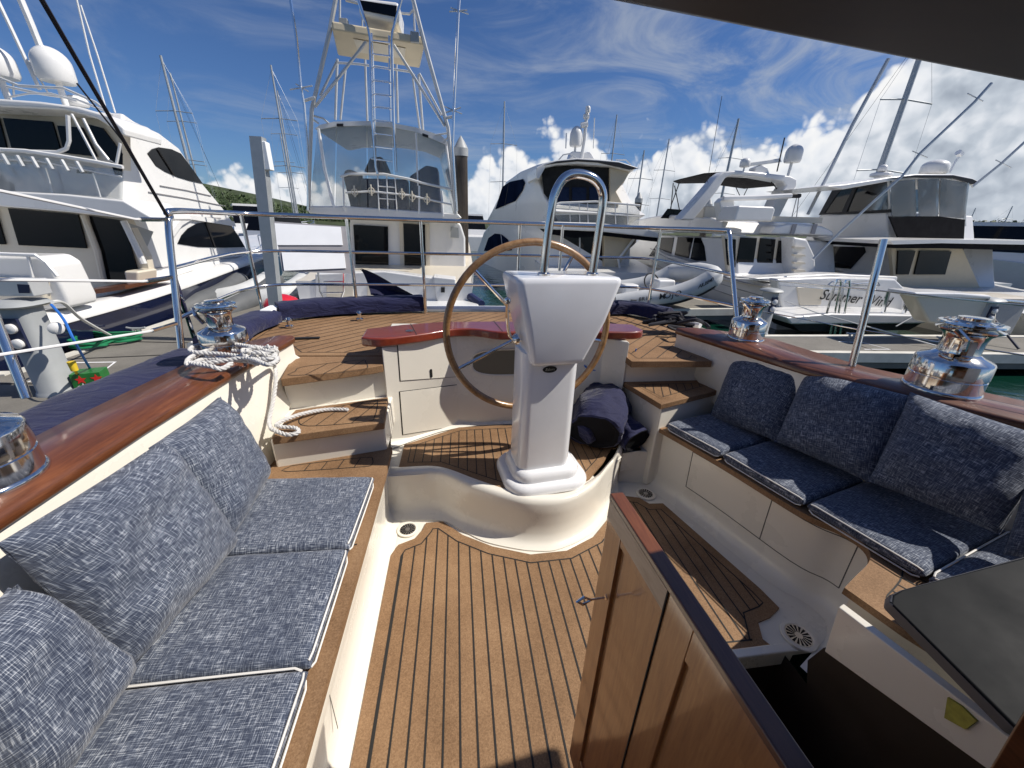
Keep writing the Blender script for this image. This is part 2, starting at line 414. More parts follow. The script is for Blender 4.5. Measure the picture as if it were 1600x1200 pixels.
def tag(o, label, cat, group=None, kind=None):
    if label: o['label'] = label
    if cat: o['category'] = cat
    if group: o['group'] = group
    if kind: o['kind'] = kind
    return o
def thing(name, label, cat, loc, group=None):
    o = bpy.data.objects.new(name, None); COL.objects.link(o); o.location = loc; o.empty_display_size = .1
    WL[o.name] = Vector(loc); return tag(o, label, cat, group)
def dup(root, loc, label=None, rotz=None, scale=None):
    r_ = root.copy(); COL.objects.link(r_); r_.location = loc; WL[r_.name] = Vector(loc)
    if rotz is not None: r_.rotation_euler.z = rotz
    if scale is not None: r_.scale = scale if hasattr(scale, '__len__') else (scale,) * 3
    if label: r_['label'] = label
    for ch in list(root.children):
        c = ch.copy(); COL.objects.link(c); c.parent = r_
        for g in list(ch.children):
            d = g.copy(); COL.objects.link(d); d.parent = c
    return r_
def inside(poly, x, y):
    c = False; n = len(poly)
    for i in range(n):
        a, b = poly[i], poly[i - 1]
        if (a[1] > y) != (b[1] > y) and x < (b[0] - a[0]) * (y - a[1]) / (b[1] - a[1]) + a[0]: c = not c
    return c
def inset(poly, d):
    n = len(poly); P = [Vector((p[0], p[1])) for p in poly]
    area = sum(P[i].x * P[(i + 1) % n].y - P[(i + 1) % n].x * P[i].y for i in range(n))
    sg = 1 if area > 0 else -1; out = []
    for i in range(n):
        a = (P[i] - P[i - 1]); b = (P[(i + 1) % n] - P[i])
        a.normalize(); b.normalize()
        na, nb = Vector((-a.y, a.x)) * sg, Vector((-b.y, b.x)) * sg
        q = na + nb
        k = 1 / max(.35, (1 + na.dot(nb)) / 2 * 1.0)
        out.append(P[i] + q / 2 * d * k)
    return out
def clip_line(poly, p, d):                              # pieces of the line p + t d inside poly
    ts = []; n = len(poly)
    for i in range(n):
        a, b = Vector(poly[i][:2]), Vector(poly[(i + 1) % n][:2]); e = b - a
        den = d.x * e.y - d.y * e.x
        if abs(den) < 1e-9: continue
        wv_ = a - p; t = (wv_.x * e.y - wv_.y * e.x) / den; u = (wv_.x * d.y - wv_.y * d.x) / den
        if 0 <= u < 1: ts.append(t)
    ts.sort(); return [(p + d * ts[k], p + d * ts[k + 1]) for k in range(0, len(ts) - 1, 2)]
def teak_panel(poly, z, d, spacing, name, parent, margin=.05, thick=.012, seam=.006, border=True, off=0.0, holes=None, side=None):
    """synthetic teak sheet with caulked seams and a margin line"""
    mb = MB(); mb.prism([(p[0], p[1], z - thick) for p in poly], (0, 0, thick))
    mb.m = 1
    ins = inset(poly, margin)
    if border:
        mb.strip([(p.x, p.y, z + .0012) for p in ins + [ins[0]]], seam)
    d = Vector(d).normalized(); nrm = Vector((-d.y, d.x))
    pr = [Vector(p[:2]).dot(nrm) for p in ins]
    k = min(pr) + spacing * (.5 + off)
    while k < max(pr):
        for a, b in clip_line(ins, nrm * k, d):
            if (a - b).length > .03: mb.strip([(a.x, a.y, z + .0016), (b.x, b.y, z + .0016)], seam)
        k += spacing
    return mb.build(name, ['synthetic_teak', 'caulk'], parent, smooth=False)
def text_mb(mb, body, size, org, u, v, shear=0.0, lift=.004):
    cu = bpy.data.curves.new('t', 'FONT'); cu.body = body; cu.size = size; cu.shear = shear; cu.resolution_u = 3; cu.offset = size * .010
    cu.align_x = 'CENTER'; cu.align_y = 'CENTER'
    o = bpy.data.objects.new('t', cu); COL.objects.link(o)
    dg = bpy.context.evaluated_depsgraph_get(); me = bpy.data.meshes.new_from_object(o.evaluated_get(dg))
    u = Vector(u).normalized(); v = Vector(v).normalized(); nn = u.cross(v) * lift; org = Vector(org)
    mb.add([org + u * p.co.x + v * p.co.y + nn for p in me.vertices], [list(p.vertices) for p in me.polygons])
    bpy.data.objects.remove(o); bpy.data.curves.remove(cu); bpy.data.meshes.remove(me)
    return mb
# ------------------------------------------------------------------ the sailing yacht whose cockpit we stand in
YAW = 0.13                                             # cockpit centreline leans this much off world Y
U = Vector((math.cos(YAW), math.sin(YAW), 0)); Vv = Vector((-math.sin(YAW), math.cos(YAW), 0)); K = Vector((0, 0, 1))
yacht = thing('sailing_yacht', 'cream cockpit of a sailing yacht with synthetic teak decking, varnished trim and steering pedestal', 'sailing yacht', (.45, 1.6, -.75))
def xy(lst, z): return [Vector((p[0], p[1], z)) for p in lst]
DECK = .78
# hull shell
hull_l = [(-1.3, -1.2), (-1.55, .2), (-1.64, 1.2), (-1.66, 2.0), (-1.66, 2.8), (-1.60, 3.3), (-1.2, 3.62)]
hull_r = [(1.7, 3.62), (2.12, 3.1), (2.18, 2.5), (2.24, 1.9), (2.45, 1.35), (2.9, .2), (3.0, -1.2)]
ol = hull_l + [(.3, 3.70)] + hull_r
mb = MB(); n = len(ol); c0 = Vector((.5, 1.2, 0)); rings = []
for z, k in ((DECK - .02, 1.0), (.45, 1.0), (0, .985), (-.5, .93), (-.9, .84)):
    rings.append([Vector((c0.x + (p[0] - c0.x) * k, c0.y + (p[1] - c0.y) * k, z)) for p in ol])
mb.loft(rings, closed=True); mb.build('hull', 'cream_gelcoat', yacht)
# cockpit liner floor (gelcoat) with the companionway well left open
liner = [(-.46, .1), (-.46, 2.1), (1.8, 2.1), (1.8, .845), (.62, .845), (.62, .1)]
MB().prism(xy(liner, -.03), (0, 0, .024)).build('cockpit_liner', 'cream_gelcoat', yacht, smooth=False)

# S shaped riser between sole and helm platform
PLAT = .24
top = [(-.46, 1.86), (-.36, 1.85), (-.13, 1.84), (.05, 1.71), (.21, 1.61), (.36, 1.545), (.54, 1.545), (.71, 1.64), (.86, 1.80), (.99, 1.93)]
bot = [(-.50, 1.80), (-.36, 1.77), (-.12, 1.745), (.01, 1.65), (.15, 1.55), (.36, 1.475), (.52, 1.48), (.68, 1.55), (.79, 1.65), (.985, 1.885)]
tp = catmull(xy(top, 0), 8); bp_ = catmull(xy(bot, 0), 8)
mb = MB(); rings = []
prof = [(-.9, PLAT - .004), (-.55, PLAT + .010), (-.2, PLAT + .016), (.05, PLAT + .010), (.16, PLAT - .012), (.2, .17), (.24, .11), (.34, .055), (.55, .022), (.85, .006), (1.25, .001), (1.26, -.02)]
for k, (t, z) in enumerate(prof): rings.append([])
for ii, (a, b) in enumerate(zip(tp, bp_)):
    sf = max(0.0, (ii / (len(tp) - 1) - .90) / .10); sf = sf * sf * (3 - 2 * sf)
    d = (b - a)
    if d.length < .07: d = d.normalized() * .07
    for k, (t, z) in enumerate(prof):
        q = a + d * t if t > .2 else a + d.normalized() * .085 * t
        rings[k].append(Vector((q.x, q.y, z + (sf * .055 * max(0, (z - .06) / .18) if k > 0 else 0))))
mb.loft(rings)
mb.build('helm_riser', 'cream_gelcoat', yacht, angle=60)
mb = MB()                                              # wall that closes the platform on the right
mb.loft([xy([(.985, 1.90), (1.02, 1.975), (1.15, 1.955), (1.33, 1.92)], z) for z in (-.01, PLAT - .004)])
mb.prism(xy([(.985, 1.905), (1.02, 1.98), (1.15, 1.96), (1.33, 1.925), (1.33, 2.3), (.6, 2.3), (.75, 1.72)], PLAT - .03), (0, 0, .026))
mb.build('helm_side_riser', 'cream_gelcoat', yacht, smooth=False)

# locker (helm seat) across the back
wall = [(-.43, 2.15), (-.02, 2.385), (.55, 2.40), (.95, 2.33), (1.075, 2.22)]
mb = MB(); mb.prism(xy(wall + [(1.08, 2.72), (-.46, 2.72)], .1), (0, 0, .78)); mb.build('helm_locker', 'cream_gelcoat', yacht, bevel=.008)
mb = MB()                                              # cove along the locker foot
a = catmull(xy(wall, 0), 4)
mb.loft([[p + K * (PLAT + .05) for p in a], [p + Vector((.0, -.012, PLAT + .016)) for p in a], [p + Vector((0, -.045, PLAT + .004)) for p in a]])
mb.build('locker_cove', 'cream_gelcoat', yacht, angle=80)
lidf = catmull(xy([(-.54, 2.17), (-.42, 2.145), (-.20, 2.24), (-.04, 2.34), (.10, 2.345), (.24, 2.275), (.38, 2.28), (.60, 2.30), (.9, 2.27), (1.12, 2.26), (1.20, 2.31)], .885), 5)
lid = lidf + xy([(1.19, 2.46), (.9, 2.52), (.3, 2.55), (-.1, 2.54), (-.35, 2.46), (-.55, 2.36)], .885)
MB().prism(lid, (0, 0, .052)).build('locker_lid', 'varnished_red', yacht, bevel=.018, seg=4)
mb = MB()
for x0, y0, x1, y1 in ((-.24, 2.22, -.30, 2.475), (.27, 2.28, .24, 2.55)):
    MB().strip([(x0, y0, .9375), (x1, y1, .9375)], .006).build('lid_joint', 'caulk', yacht, smooth=False)
mb = MB(); e = PZ(640, 517, .939); mb.lathe([(.024, 0), (.024, .002)], e + K * .0005, 20); mb.build('lid_emblem', 'steel', yacht)
# locker doors on the angled left face
w0, w1 = Vector((-.43, 2.15, 0)), Vector((-.02, 2.385, 0)); wt = (w1 - w0).normalized(); wn_ = Vector((wt.y, -wt.x, 0))
def facequad(pxs, p0, nrm, lift):
    return [PP(x, y, p0, nrm) + nrm * lift for x, y in pxs]
def door(pxs, p0, nrm, name='locker_door', mat='cream_gelcoat'):
    q = facequad(pxs, p0, nrm, 0.0); c = sum(q, Vector()) / 4
    g = MB(); g.prism([c + (p - c) * 1.012 + nrm * .0015 for p in q], nrm * -.001); g.m = 1
    g.prism([c + (p - c) * .985 + nrm * .001 for p in q], nrm * .0035)
    return g.build(name, ['caulk', mat], yacht, smooth=False)
d1 = door([(620, 530), (721, 521), (721, 588), (625, 595)], w0, wn_)
d2 = door([(624, 612), (722, 600), (722, 664), (629, 679)], w0, wn_)
g = MB(); q = PP(673, 583, w0, wn_) + wn_ * .005
g.prism([q + wt * math.cos(a) * .009 + K * (math.sin(a) * .009 + (.02 if math.sin(a) > 0 else -.02)) for a in [k * math.pi / 6 for k in range(12)]], wn_ * .002)
g.build('finger_pull', 'black_void', d1)
fn = Vector((0, -1, 0)); p0 = Vector((0, 2.39, 0))
g = MB(); c = PP(800, 566, p0, fn); a_, b_ = .26, .085
def oval(k, a, b, lift): return [c + Vector((math.copysign(abs(math.cos(t)) ** .62, math.cos(t)) * a, -lift, math.copysign(abs(math.sin(t)) ** .62, math.sin(t)) * b)) for t in [2 * math.pi * i / 48 for i in range(48)]]
g.loft([oval(0, a_ + .012, b_ + .012, -.002), oval(0, a_ + .008, b_ + .008, .010), oval(0, a_, b_, .004)], closed=True)
g.m = 1; g.prism(oval(0, a_, b_, .003), (0, -.001, 0)); plain('niche_shade', (.16, .145, .105), .8)  # flat dark tan disc, the shade of a recess put into its colour
g.build('stowage_opening', ['cream_gelcoat', 'niche_shade'], yacht)
rw0 = Vector((.55, 2.40, 0)); rwn = Vector((-(2.33 - 2.40), .55 - .95, 0)).normalized()
door([(912, 536), (957, 534), (957, 588), (914, 590)], rw0, rwn)
door([(917, 603), (957, 600), (958, 640), (919, 645)], rw0, rwn)

# teak: sole, helm platform, steps, deck
sole = [(-.355, .15), (-.358, 1.50), (-.33, 1.565), (-.25, 1.60), (-.215, 1.66), (-.20, 1.71), (-.11, 1.712), (.0, 1.60), (.15, 1.505), (.34, 1.432), (.53, 1.437), (.70, 1.515), (.83, 1.64), (.90, 1.78), (.985, 1.83), (1.09, 1.80), (1.13, 1.74), (1.215, 1.735), (1.38, 1.12), (1.395, 1.02), (1.32, .985), (1.25, .97), (1.215, .90), (1.235, .862), (.625, .862), (.625, .15)]
teak_panel(sole, .004, (0, 1), .0555, 'cockpit_sole', yacht, margin=.052, seam=.0065)
plat = [(-.352, 1.90), (-.13, 1.885), (.05, 1.765), (.21, 1.66), (.36, 1.60), (.54, 1.60), (.71, 1.70), (.84, 1.84), (.95, 1.99), (1.15, 2.0), (1.15, 2.22), (1.0, 2.26), (.55, 2.35), (-.01, 2.335), (-.35, 2.14)]
teak_panel(plat, PLAT + .010, (.02, 1), .052, 'helm_platform', yacht, margin=.045, seam=.005)
MB().prism(xy([(-.46, 1.83), (-.13, 1.84), (.05, 1.715), (.21, 1.62), (.36, 1.56), (.54, 1.56), (.71, 1.655), (.86, 1.815), (.985, 1.94), (1.15, 1.97), (1.15, 2.45), (-.46, 2.45)], .1), (0, 0, PLAT - .104)).build('platform_base', 'cream_gelcoat', yacht, smooth=False)
SEAT = .42
# left seat: front panel, teak top
mb = MB(); ys = [-.4, .2, 1.0, 1.55, 1.86]
secs = [(-.345, -.002), (-.385, .003), (-.405, .02), (-.413, .06), (-.395, .25), (-.385, .385), (-.40, .398)]
mb.loft([[Vector((x, y, z)) for y in ys] for x, z in secs]); mb.build('seat_front', 'cream_gelcoat', yacht, angle=80)
mb = MB()
for y in (.74,): mb.loft([[Vector((-.3935, y + s, z)) for s in (-.0025, .0025)] for z in (.10, .385)])
mb.build('seat_front_seam', 'seam_line', yacht, smooth=False)
teak_panel([(-.37, -.4), (-.362, 1.60), (-.366, 1.84), (-.95, 1.84), (-.96, -.4)], SEAT, (1, .2), 3, 'seat_top', yacht, margin=.03, thick=.034, border=False)
# lowest left step sits at seat level: grip panel on its own
def grip(poly, z, d, sp, parent):
    mb = MB(); pts = xy(poly, z + .0014); sm = catmull(pts, 3, True); mb.strip(sm + [sm[0]], .0045)
    dd = Vector(d).normalized(); nn = Vector((-dd.y, dd.x)); pr = [Vector(p[:2]).dot(nn) for p in poly]; k = min(pr) + sp
    while k < max(pr) - sp * .3:
        for a, b in clip_line([(p.x, p.y) for p in sm], nn * k, dd): mb.strip([(a.x, a.y, z + .0016), (b.x, b.y, z + .0016)], .0045)
        k += sp
    return mb.build('grip_seam', 'caulk', parent, smooth=False)
def pz(l, z): return [tuple(PZ(x, y, z)[:2]) for x, y in l]
grip(pz([(448, 737), (452, 730), (470, 726), (570, 715), (582, 718), (580, 727), (560, 730)], SEAT), SEAT, (.15, 1), .075, yacht)
# second left step
s2 = pz([(424, 684), (600, 660), (606, 620), (462, 640), (447, 655)], .60)
st = MB().prism(xy(s2, .56), (0, 0, .04)).build('step_tread', 'synthetic_teak', yacht, bevel=.005)
grip(pz([(467, 657), (478, 648), (505, 640), (582, 626), (590, 629), (585, 652), (572, 659), (482, 666)], .60), .60, (.35, 1), .075, st)
mb = MB(); mb.prism(xy([(-.89, 1.70), (-.39, 1.82), (-.40, 2.25), (-.96, 2.2)], .40), (0, 0, .17)); mb.build('step_riser', 'cream_gelcoat', yacht, bevel=.01)
# deck (upper step is its edge)
deck_l = pz([(438, 592), (583, 573), (583, 552), (445, 557)], DECK)
lat = MB().prism(xy([deck_l[0], deck_l[1], (-.432, 2.148), (-.43, 2.3), (-.98, 2.32)], DECK - .045), (0, 0, .045)).build('step_tread', 'synthetic_teak', yacht, bevel=.005)
grip(pz([(457, 587), (462, 580), (475, 573), (560, 563), (571, 566), (565, 579)], DECK), DECK, (.35, 1), .08, lat)
MB().prism(xy([(-.93, 2.03), (-.42, 2.185), (-.42, 2.6), (-1.1, 2.6)], .5), (0, 0, DECK - .53)).build('step_riser', 'cream_gelcoat', yacht, bevel=.01)
deck = [(-.985, 2.335), (-.44, 2.315), (-.44, 2.62), (1.06, 2.62), (1.07, 2.14), (1.60, 2.12), (1.58, 2.42), (1.75, 2.6), (1.95, 3.0), (1.6, 3.50), (.3, 3.58), (-1.1, 3.46), (-1.42, 3.1), (-1.40, 2.6), (-1.1, 2.5)]
teak_panel(deck, DECK, (.95, 1), .082, 'teak_deck', yacht, margin=.06, seam=.0055, thick=.04)
mb = MB(); mb.prism(xy([(-1.6, 2.36), (-.46, 2.36), (-.46, 2.5), (1.06, 2.5), (1.07, 2.27), (2.1, 2.27), (2.1, 3.0), (1.66, 3.58), (.3, 3.66), (-1.18, 3.58), (-1.58, 3.2)], DECK - .11), (0, 0, .072)); mb.build('deck_moulding', 'cream_gelcoat', yacht, smooth=False)
mb = MB(); rail = catmull(xy([(-1.62, 2.5), (-1.56, 3.2), (-1.16, 3.55), (.3, 3.65), (1.66, 3.55), (2.07, 3.0)], DECK + .012), 6); mb.tube(rail, .028, 8); mb.build('toe_rail', 'white_gelcoat', yacht)
# right steps
r2 = pz([(975, 597), (1033, 632), (1124, 606), (1128, 596)], .60)
st = MB().prism(xy(r2[:2] + [(1.74, 2.10), (1.62, 2.40), (1.08, 2.34)], .565), (0, 0, .035)).build('step_tread', 'synthetic_teak', yacht, bevel=.004)
teak_panel(pz([(990, 600), (1034, 624), (1106, 604), (1090, 597)], .60), .6012, (.42, 1), .05, 'step_grip', st, margin=.02, thick=.001, seam=.0045)
mb = MB(); mb.prism(xy([(1.095, 2.30), (1.19, 1.915), (1.75, 2.12), (1.66, 2.5), (1.1, 2.5)], .0), (0, 0, .566)); mb.build('step_riser', 'cream_gelcoat', yacht, bevel=.012)
MB().prism(xy([(1.08, 2.24), (1.62, 2.24), (1.62, 2.5), (1.08, 2.5)], .55), (0, 0, .19)).build('step_riser', 'cream_gelcoat', yacht, bevel=.01)
# right seat
front = [(1.20, 1.95), (1.35, 1.56), (1.475, 1.16), (1.56, 1.04), (1.575, .95), (1.52, .885), (1.40, .83), (1.31, .79), (1.36, .63), (1.52, .30), (1.6, .05)]
fr = catmull(xy(front[:7], 0), 5) + xy(front[7:], 0)
sb = MB(); sb.loft([[p + Vector((dx, 0, z)) for p in fr] for dx, z in ((-.02, -.005), (.02, .003), (.05, .03), (.058, .08), (.05, .25), (.045, .395))])
sb.build('seat_front', 'cream_gelcoat', yacht, angle=80)
teak_panel([(p.x, p.y) for p in fr] + [(2.7, .05), (2.2, .95), (1.95, 1.3), (1.78, 1.7), (1.64, 2.08), (1.22, 2.0)], SEAT, (.55, -1), .05, 'seat_top', yacht, margin=.09, thick=.028, seam=.005)
def sfx(z): return .058 - (z - .08) * (.013 / .315)
i0, i1 = 3, 17
for z in (.365, .12):
    MB().tube([p + Vector((sfx(z) - .0008, 0, z)) for p in fr[i0:i1 + 1]], .0022, 5).build('seat_seam', 'seam_line', yacht)
for k in (i0, 8, i1):
    MB().tube([fr[k] + Vector((sfx(z) - .0008, 0, z)) for z in (.12, .24, .365)], .0022, 5).build('seat_seam', 'seam_line', yacht)
# coamings and varnished caps
def coaming(stations, side, name):                     # (y, x_bottom, x_top, z_bottom, cap_in, cap_out)
    mb = MB(); rg = []; cp = MB(); rc = []
    for y, xb, xt, zb, ci, co in stations:
        rg.append([Vector((xb, y, zb)), Vector((xb + (xt - xb) * .12 - side * .012, y, zb + .02)), Vector((xt - (xt - xb) * .15, y, .80)), Vector((xt, y, .872)), Vector((co + side * .0, y, .872)), Vector((co + side * .06, y, .25))])
        i = ci; o = co; s_ = side
        rc.append([Vector((i, y, .874)), Vector((i - s_ * .006, y, .882)), Vector((i - s_ * .006, y, .904)), Vector((i + s_ * .008, y, .916)), Vector((o - s_ * .008, y, .916)), Vector((o + s_ * .006, y, .904)), Vector((o + s_ * .006, y, .882)), Vector((o, y, .874))])
    mb.loft(rg, caps=True); cp.loft(rc, closed=True, caps=True)
    mb.build(name, 'cream_gelcoat', yacht, angle=50); return cp.build('coaming_cap', 'varnished_cap', yacht, angle=50)
coaming([(-.5, -.93, -1.03, .38, -1.02, -1.27), (.5, -.93, -1.045, .38, -1.035, -1.27), (1.25, -.93, -1.035, .38, -1.025, -1.27), (1.72, -.925, -1.005, .38, -.995, -1.24), (1.98, -.92, -.98, .55, -.97, -1.215), (2.2, -.925, -.955, .70, -.945, -1.12), (2.29, -.935, -.95, .76, -.94, -1.02)], -1, 'coaming')
coaming([(2.44, 1.53, 1.52, .76, 1.51, 1.66), (2.36, 1.555, 1.545, .70, 1.535, 1.80), (2.15, 1.63, 1.61, .55, 1.60, 2.02), (1.9, 1.70, 1.69, .38, 1.68, 2.06), (1.63, 1.78, 1.785, .38, 1.775, 2.12), (1.24, 1.95, 2.01, .38, 2.0, 2.38), (.95, 2.2, 2.2, .38, 2.19, 2.58), (.3, 2.62, 2.66, .38, 2.65, 3.0)], 1, 'coaming')
# floor drains
def drain(c, r):
    g = MB(); g.lathe([(r * 1.35, -.003), (r * 1.32, .003), (r * 1.05, .004), (r, .001), (r, -.002)], c, 28); g.m = 1
    g.lathe([(r * .98, -.001), (r * .98, .0015)], c, 24); g.m = 2
    for k in range(16):
        a = 2 * math.pi * k / 16; d = Vector((math.cos(a), math.sin(a), 0)); t = Vector((-d.y, d.x, 0))
        g.add([c + d * r * .3 + t * r * .03 + K * .0022, c + d * r * .9 + t * r * .1 + K * .0022, c + d * r * .9 - t * r * .1 + K * .0022, c + d * r * .3 - t * r * .03 + K * .0022], [(3, 2, 1, 0)])
    return g.build('floor_drain', ['cream_gelcoat', 'steel_bright', 'black_void'], yacht)
drain(PZ(637, 827, .002), .042); drain(PZ(1009, 771, .002), .045); drain(PZ(1248, 993, .002), .05)
# companionway well, threshold, jamb boards, hood
mb = MB(); mb.loft([xy([(.62, .1), (.62, .845), (1.26, .845), (1.26, .1)], z) for z in (0, -1.3)]); mb.add(xy([(.62, .1), (.62, .845), (1.26, .845), (1.26, .1)], -1.3), [(0, 1, 2, 3)]); mb.build('companionway_well', 'well_shadow_wood', yacht, smooth=False)
MB().b2((.62, .832, -.06), (1.3, .868, .022)).build('threshold', 'cream_gelcoat', yacht, bevel=.006)
jb = MB(); jb.prism([PX(x, y, 1.255) for x, y in ((1310, 948), (1620, 1186), (1640, 1262), (1545, 1204), (1288, 1018))], (.03, .01, 0)); jb = jb.build('companionway_jamb', 'cream_gelcoat', yacht, bevel=.004)
MB().prism([PX(x, y, 1.262) for x, y in ((1287, 1012), (1545, 1198), (1640, 1258), (1640, 1650), (1235, 1650), (1262, 1032))], (.02, 0, 0)).build('well_side', 'well_shadow_wood', yacht, smooth=False)  # dark sheet stands in for the shadow below the jamb
t_ = MB(); tc0 = [PX(x, y, 1.268) for x, y in ((1490, 1088), (1512, 1102), (1536, 1125), (1518, 1138), (1485, 1120))]
t_.prism([p + V(-.02, 0, 0) for p in tc0], (.012, 0, 0)); t_.build('tape_patch', 'yellow_tape', jb)
tp_ = [PZ(1394, 930, .62), PZ(1625, 862, .70), PZ(1800, 1250, .60), PZ(1588, 1140, .58)]
tp_ = [PZ(1390, 941, .622), PZ(1392, 928, .622), PZ(1408, 921, .624)] + tp_[1:]
hg = MB(); hg.m = 1; hg.prism(tp_, (.010, .012, -.042)); hg.mi[0] = 1; hg.mi[1] = 1
hn = hg.build('hatch_leaf', ['dark_grey_panel', 'panel_edge'], yacht, bevel=.009, seg=3)
for p_ in hn.data.polygons: p_.material_index = 0 if p_.normal.z > .7 else 1
MB().prism([PX(1600, 1105, .72), PX(1535, 1215, .72), PX(1700, 1300, .72), PX(1700, 1050, .72)], (.04, 0, 0)).build('hatch_post', 'varnished_cap', yacht, bevel=.004)
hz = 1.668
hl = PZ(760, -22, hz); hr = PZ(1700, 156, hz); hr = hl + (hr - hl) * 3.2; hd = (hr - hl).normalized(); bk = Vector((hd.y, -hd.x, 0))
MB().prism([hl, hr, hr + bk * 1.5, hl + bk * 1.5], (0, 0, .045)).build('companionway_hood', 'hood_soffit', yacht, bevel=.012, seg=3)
# companionway door, swung open into the cockpit
A_, B_ = PZ(955, 772, 1.05), PZ(1232, 1200, 1.05); B_ = A_ + (B_ - A_) * 1.15; dd = (B_ - A_).normalized(); dn = Vector((-dd.y, dd.x, 0))
if dn.x < 0: dn = -dn
dt = .024
L_ = (B_ - A_).length
O = A_ - K * .95; HT = .95
def dbox(m, s0, s1, z0, z1, t0, t1): m.prism([O + dd * s0 + K * z0 + dn * t0, O + dd * s1 + K * z0 + dn * t0, O + dd * s1 + K * z1 + dn * t0, O + dd * s0 + K * z1 + dn * t0], dn * (t1 - t0))
q = (L_ / 1.15) / .82
dl = MB()
for s0, s1, z0, z1, e in ((0, .062, 0, .937, 0), (.062, .215, .872, .937, .0006), (.215, .277, 0, .937, .0012), (.277, L_, .872, .937, .0006), (.062, .215, 0, .10, .0006), (.277, L_, 0, .10, .0006)): dbox(dl, s0, s1, z0, z1, e, dt)
cd_ = dl.build('companionway_door', 'honey_wood', yacht, bevel=.002)
for s0, s1 in ((.058, .219), (.273, L_)):
    pn = MB(); dbox(pn, s0, s1, .09, .876, .008, .018); pn.build('door_panel', 'honey_wood', cd_, smooth=False)
wr = MB(); dbox(wr, .0, .213, .892, .9365, -.0009, .001); wr.build('worn_band', 'worn_wood', cd_, smooth=False)
tr = MB(); dbox(tr, -.003, L_, .937, .951, -.002, dt + .003); tr.build('door_cap', 'varnished_cap', cd_, bevel=.003)
gp = MB(); dbox(gp, .2140, .2165, .0, .938, -.0015, .002); gp.build('door_gap', 'black_void', cd_, smooth=False)
ky = MB(); kp = PP(950, 933, O, dn); ky.tube([kp - dn * .008, kp - dn * .040], .0022, 8)
ky.lathe([(.006, 0), (.006, .003)], kp - dn * .003, 14, axis=-dn)
kc = kp - dn * .045; ky.tube([kc + dn * .006, kc - dn * .010 + K * .011, kc - dn * .024, kc - dn * .010 - K * .011], .0032, 8, closed=True)
ky.build('door_key', 'steel', cd_)
# unseen cabin bulkhead and roof behind the viewer, added to cut sky fill
dk = MB(); dk.b2((-1.7, -.75, .3), (-.62, -.42, 1.72)); dk.b2((1.75, -.75, .3), (3.0, -.42, 1.72)); dk.build('unseen_deckhouse', 'cream_gelcoat', yacht, bevel=.03)
MB().b2((-1.7, -2.6, 1.70), (3.0, -.40, 1.76)).build('unseen_deckhouse_roof', 'cream_gelcoat', yacht, bevel=.02)
MB().b2((-.7, -1.6, .3), (1.8, -1.5, 1.70)).build('unseen_cabin_panelling', 'honey_wood', yacht, smooth=False)

# ------------------------------------------------------------------ steering pedestal
PC = Vector((.475, 1.79, 0))
def rrect(wu, dv, rad, z, cu=-.028, cv=0, n=6):
    out = []
    for sx, sy, a0 in ((1, 1, 0), (-1, 1, 90), (-1, -1, 180), (1, -1, 270)):
        for k in range(n + 1):
            a = R(a0 + 90 * k / n)
            out.append(PC + U * (cu + sx * (wu / 2 - rad) + rad * math.cos(a)) + Vv * (cv + sy * (dv / 2 - rad) + rad * math.sin(a)) + K * z)
    return out
mb = MB(); b0_ = PLAT + .010
for w_, d_, r_, z0, z1 in ((.47, .40, .12, b0_, b0_ + .045), (.375, .31, .085, b0_ + .045, b0_ + .10)):
    mb.loft([rrect(w_, d_, r_, z0), rrect(w_, d_, r_, z0 + (z1 - z0) * .45), rrect(w_ - .025, d_ - .025, r_ - .012, z0 + (z1 - z0) * .85), rrect(w_ - .06, d_ - .06, r_ - .03, z1)], closed=True, caps=True)
ped = mb.build('steering_pedestal', 'pedestal_white', yacht, angle=50)
mb = MB(); mb.loft([rrect(.29, .215, .05, b0_ + .09, -.045), rrect(.285, .215, .05, .99, -.045)], closed=True, caps=True)
mb.build('pedestal_column', 'pedestal_white', ped, angle=60)
mb = MB(); mb.loft([rrect(.245, .205, .02, .950, -.035, -.045), rrect(.258, .218, .022, .956, -.035, -.045), rrect(.268, .225, .024, .975, -.034, -.045), rrect(.385, .285, .03, 1.15, -.02, -.035), rrect(.488, .29, .034, 1.318, -.008, -.022), rrect(.488, .285, .034, 1.334, -.008, -.022), rrect(.472, .268, .028, 1.343, -.008, -.022)], closed=True, caps=True)
mb.build('pedestal_head', 'pedestal_white', ped, angle=45)
# badge
bc = PP(859, 577, PC - Vv * .1080, -Vv); mb = MB()
mb.prism([bc + U * math.cos(t) * .036 + K * math.sin(t) * .017 - Vv * .0005 for t in [2 * math.pi * k / 32 for k in range(32)]], -Vv * .002); mb.m = 1
text_mb(mb, 'Edson', .019, bc - Vv * .003, U, K, .2, .0005)
mb.build('maker_badge', ['black_print', 'steel_bright'], ped, smooth=False)
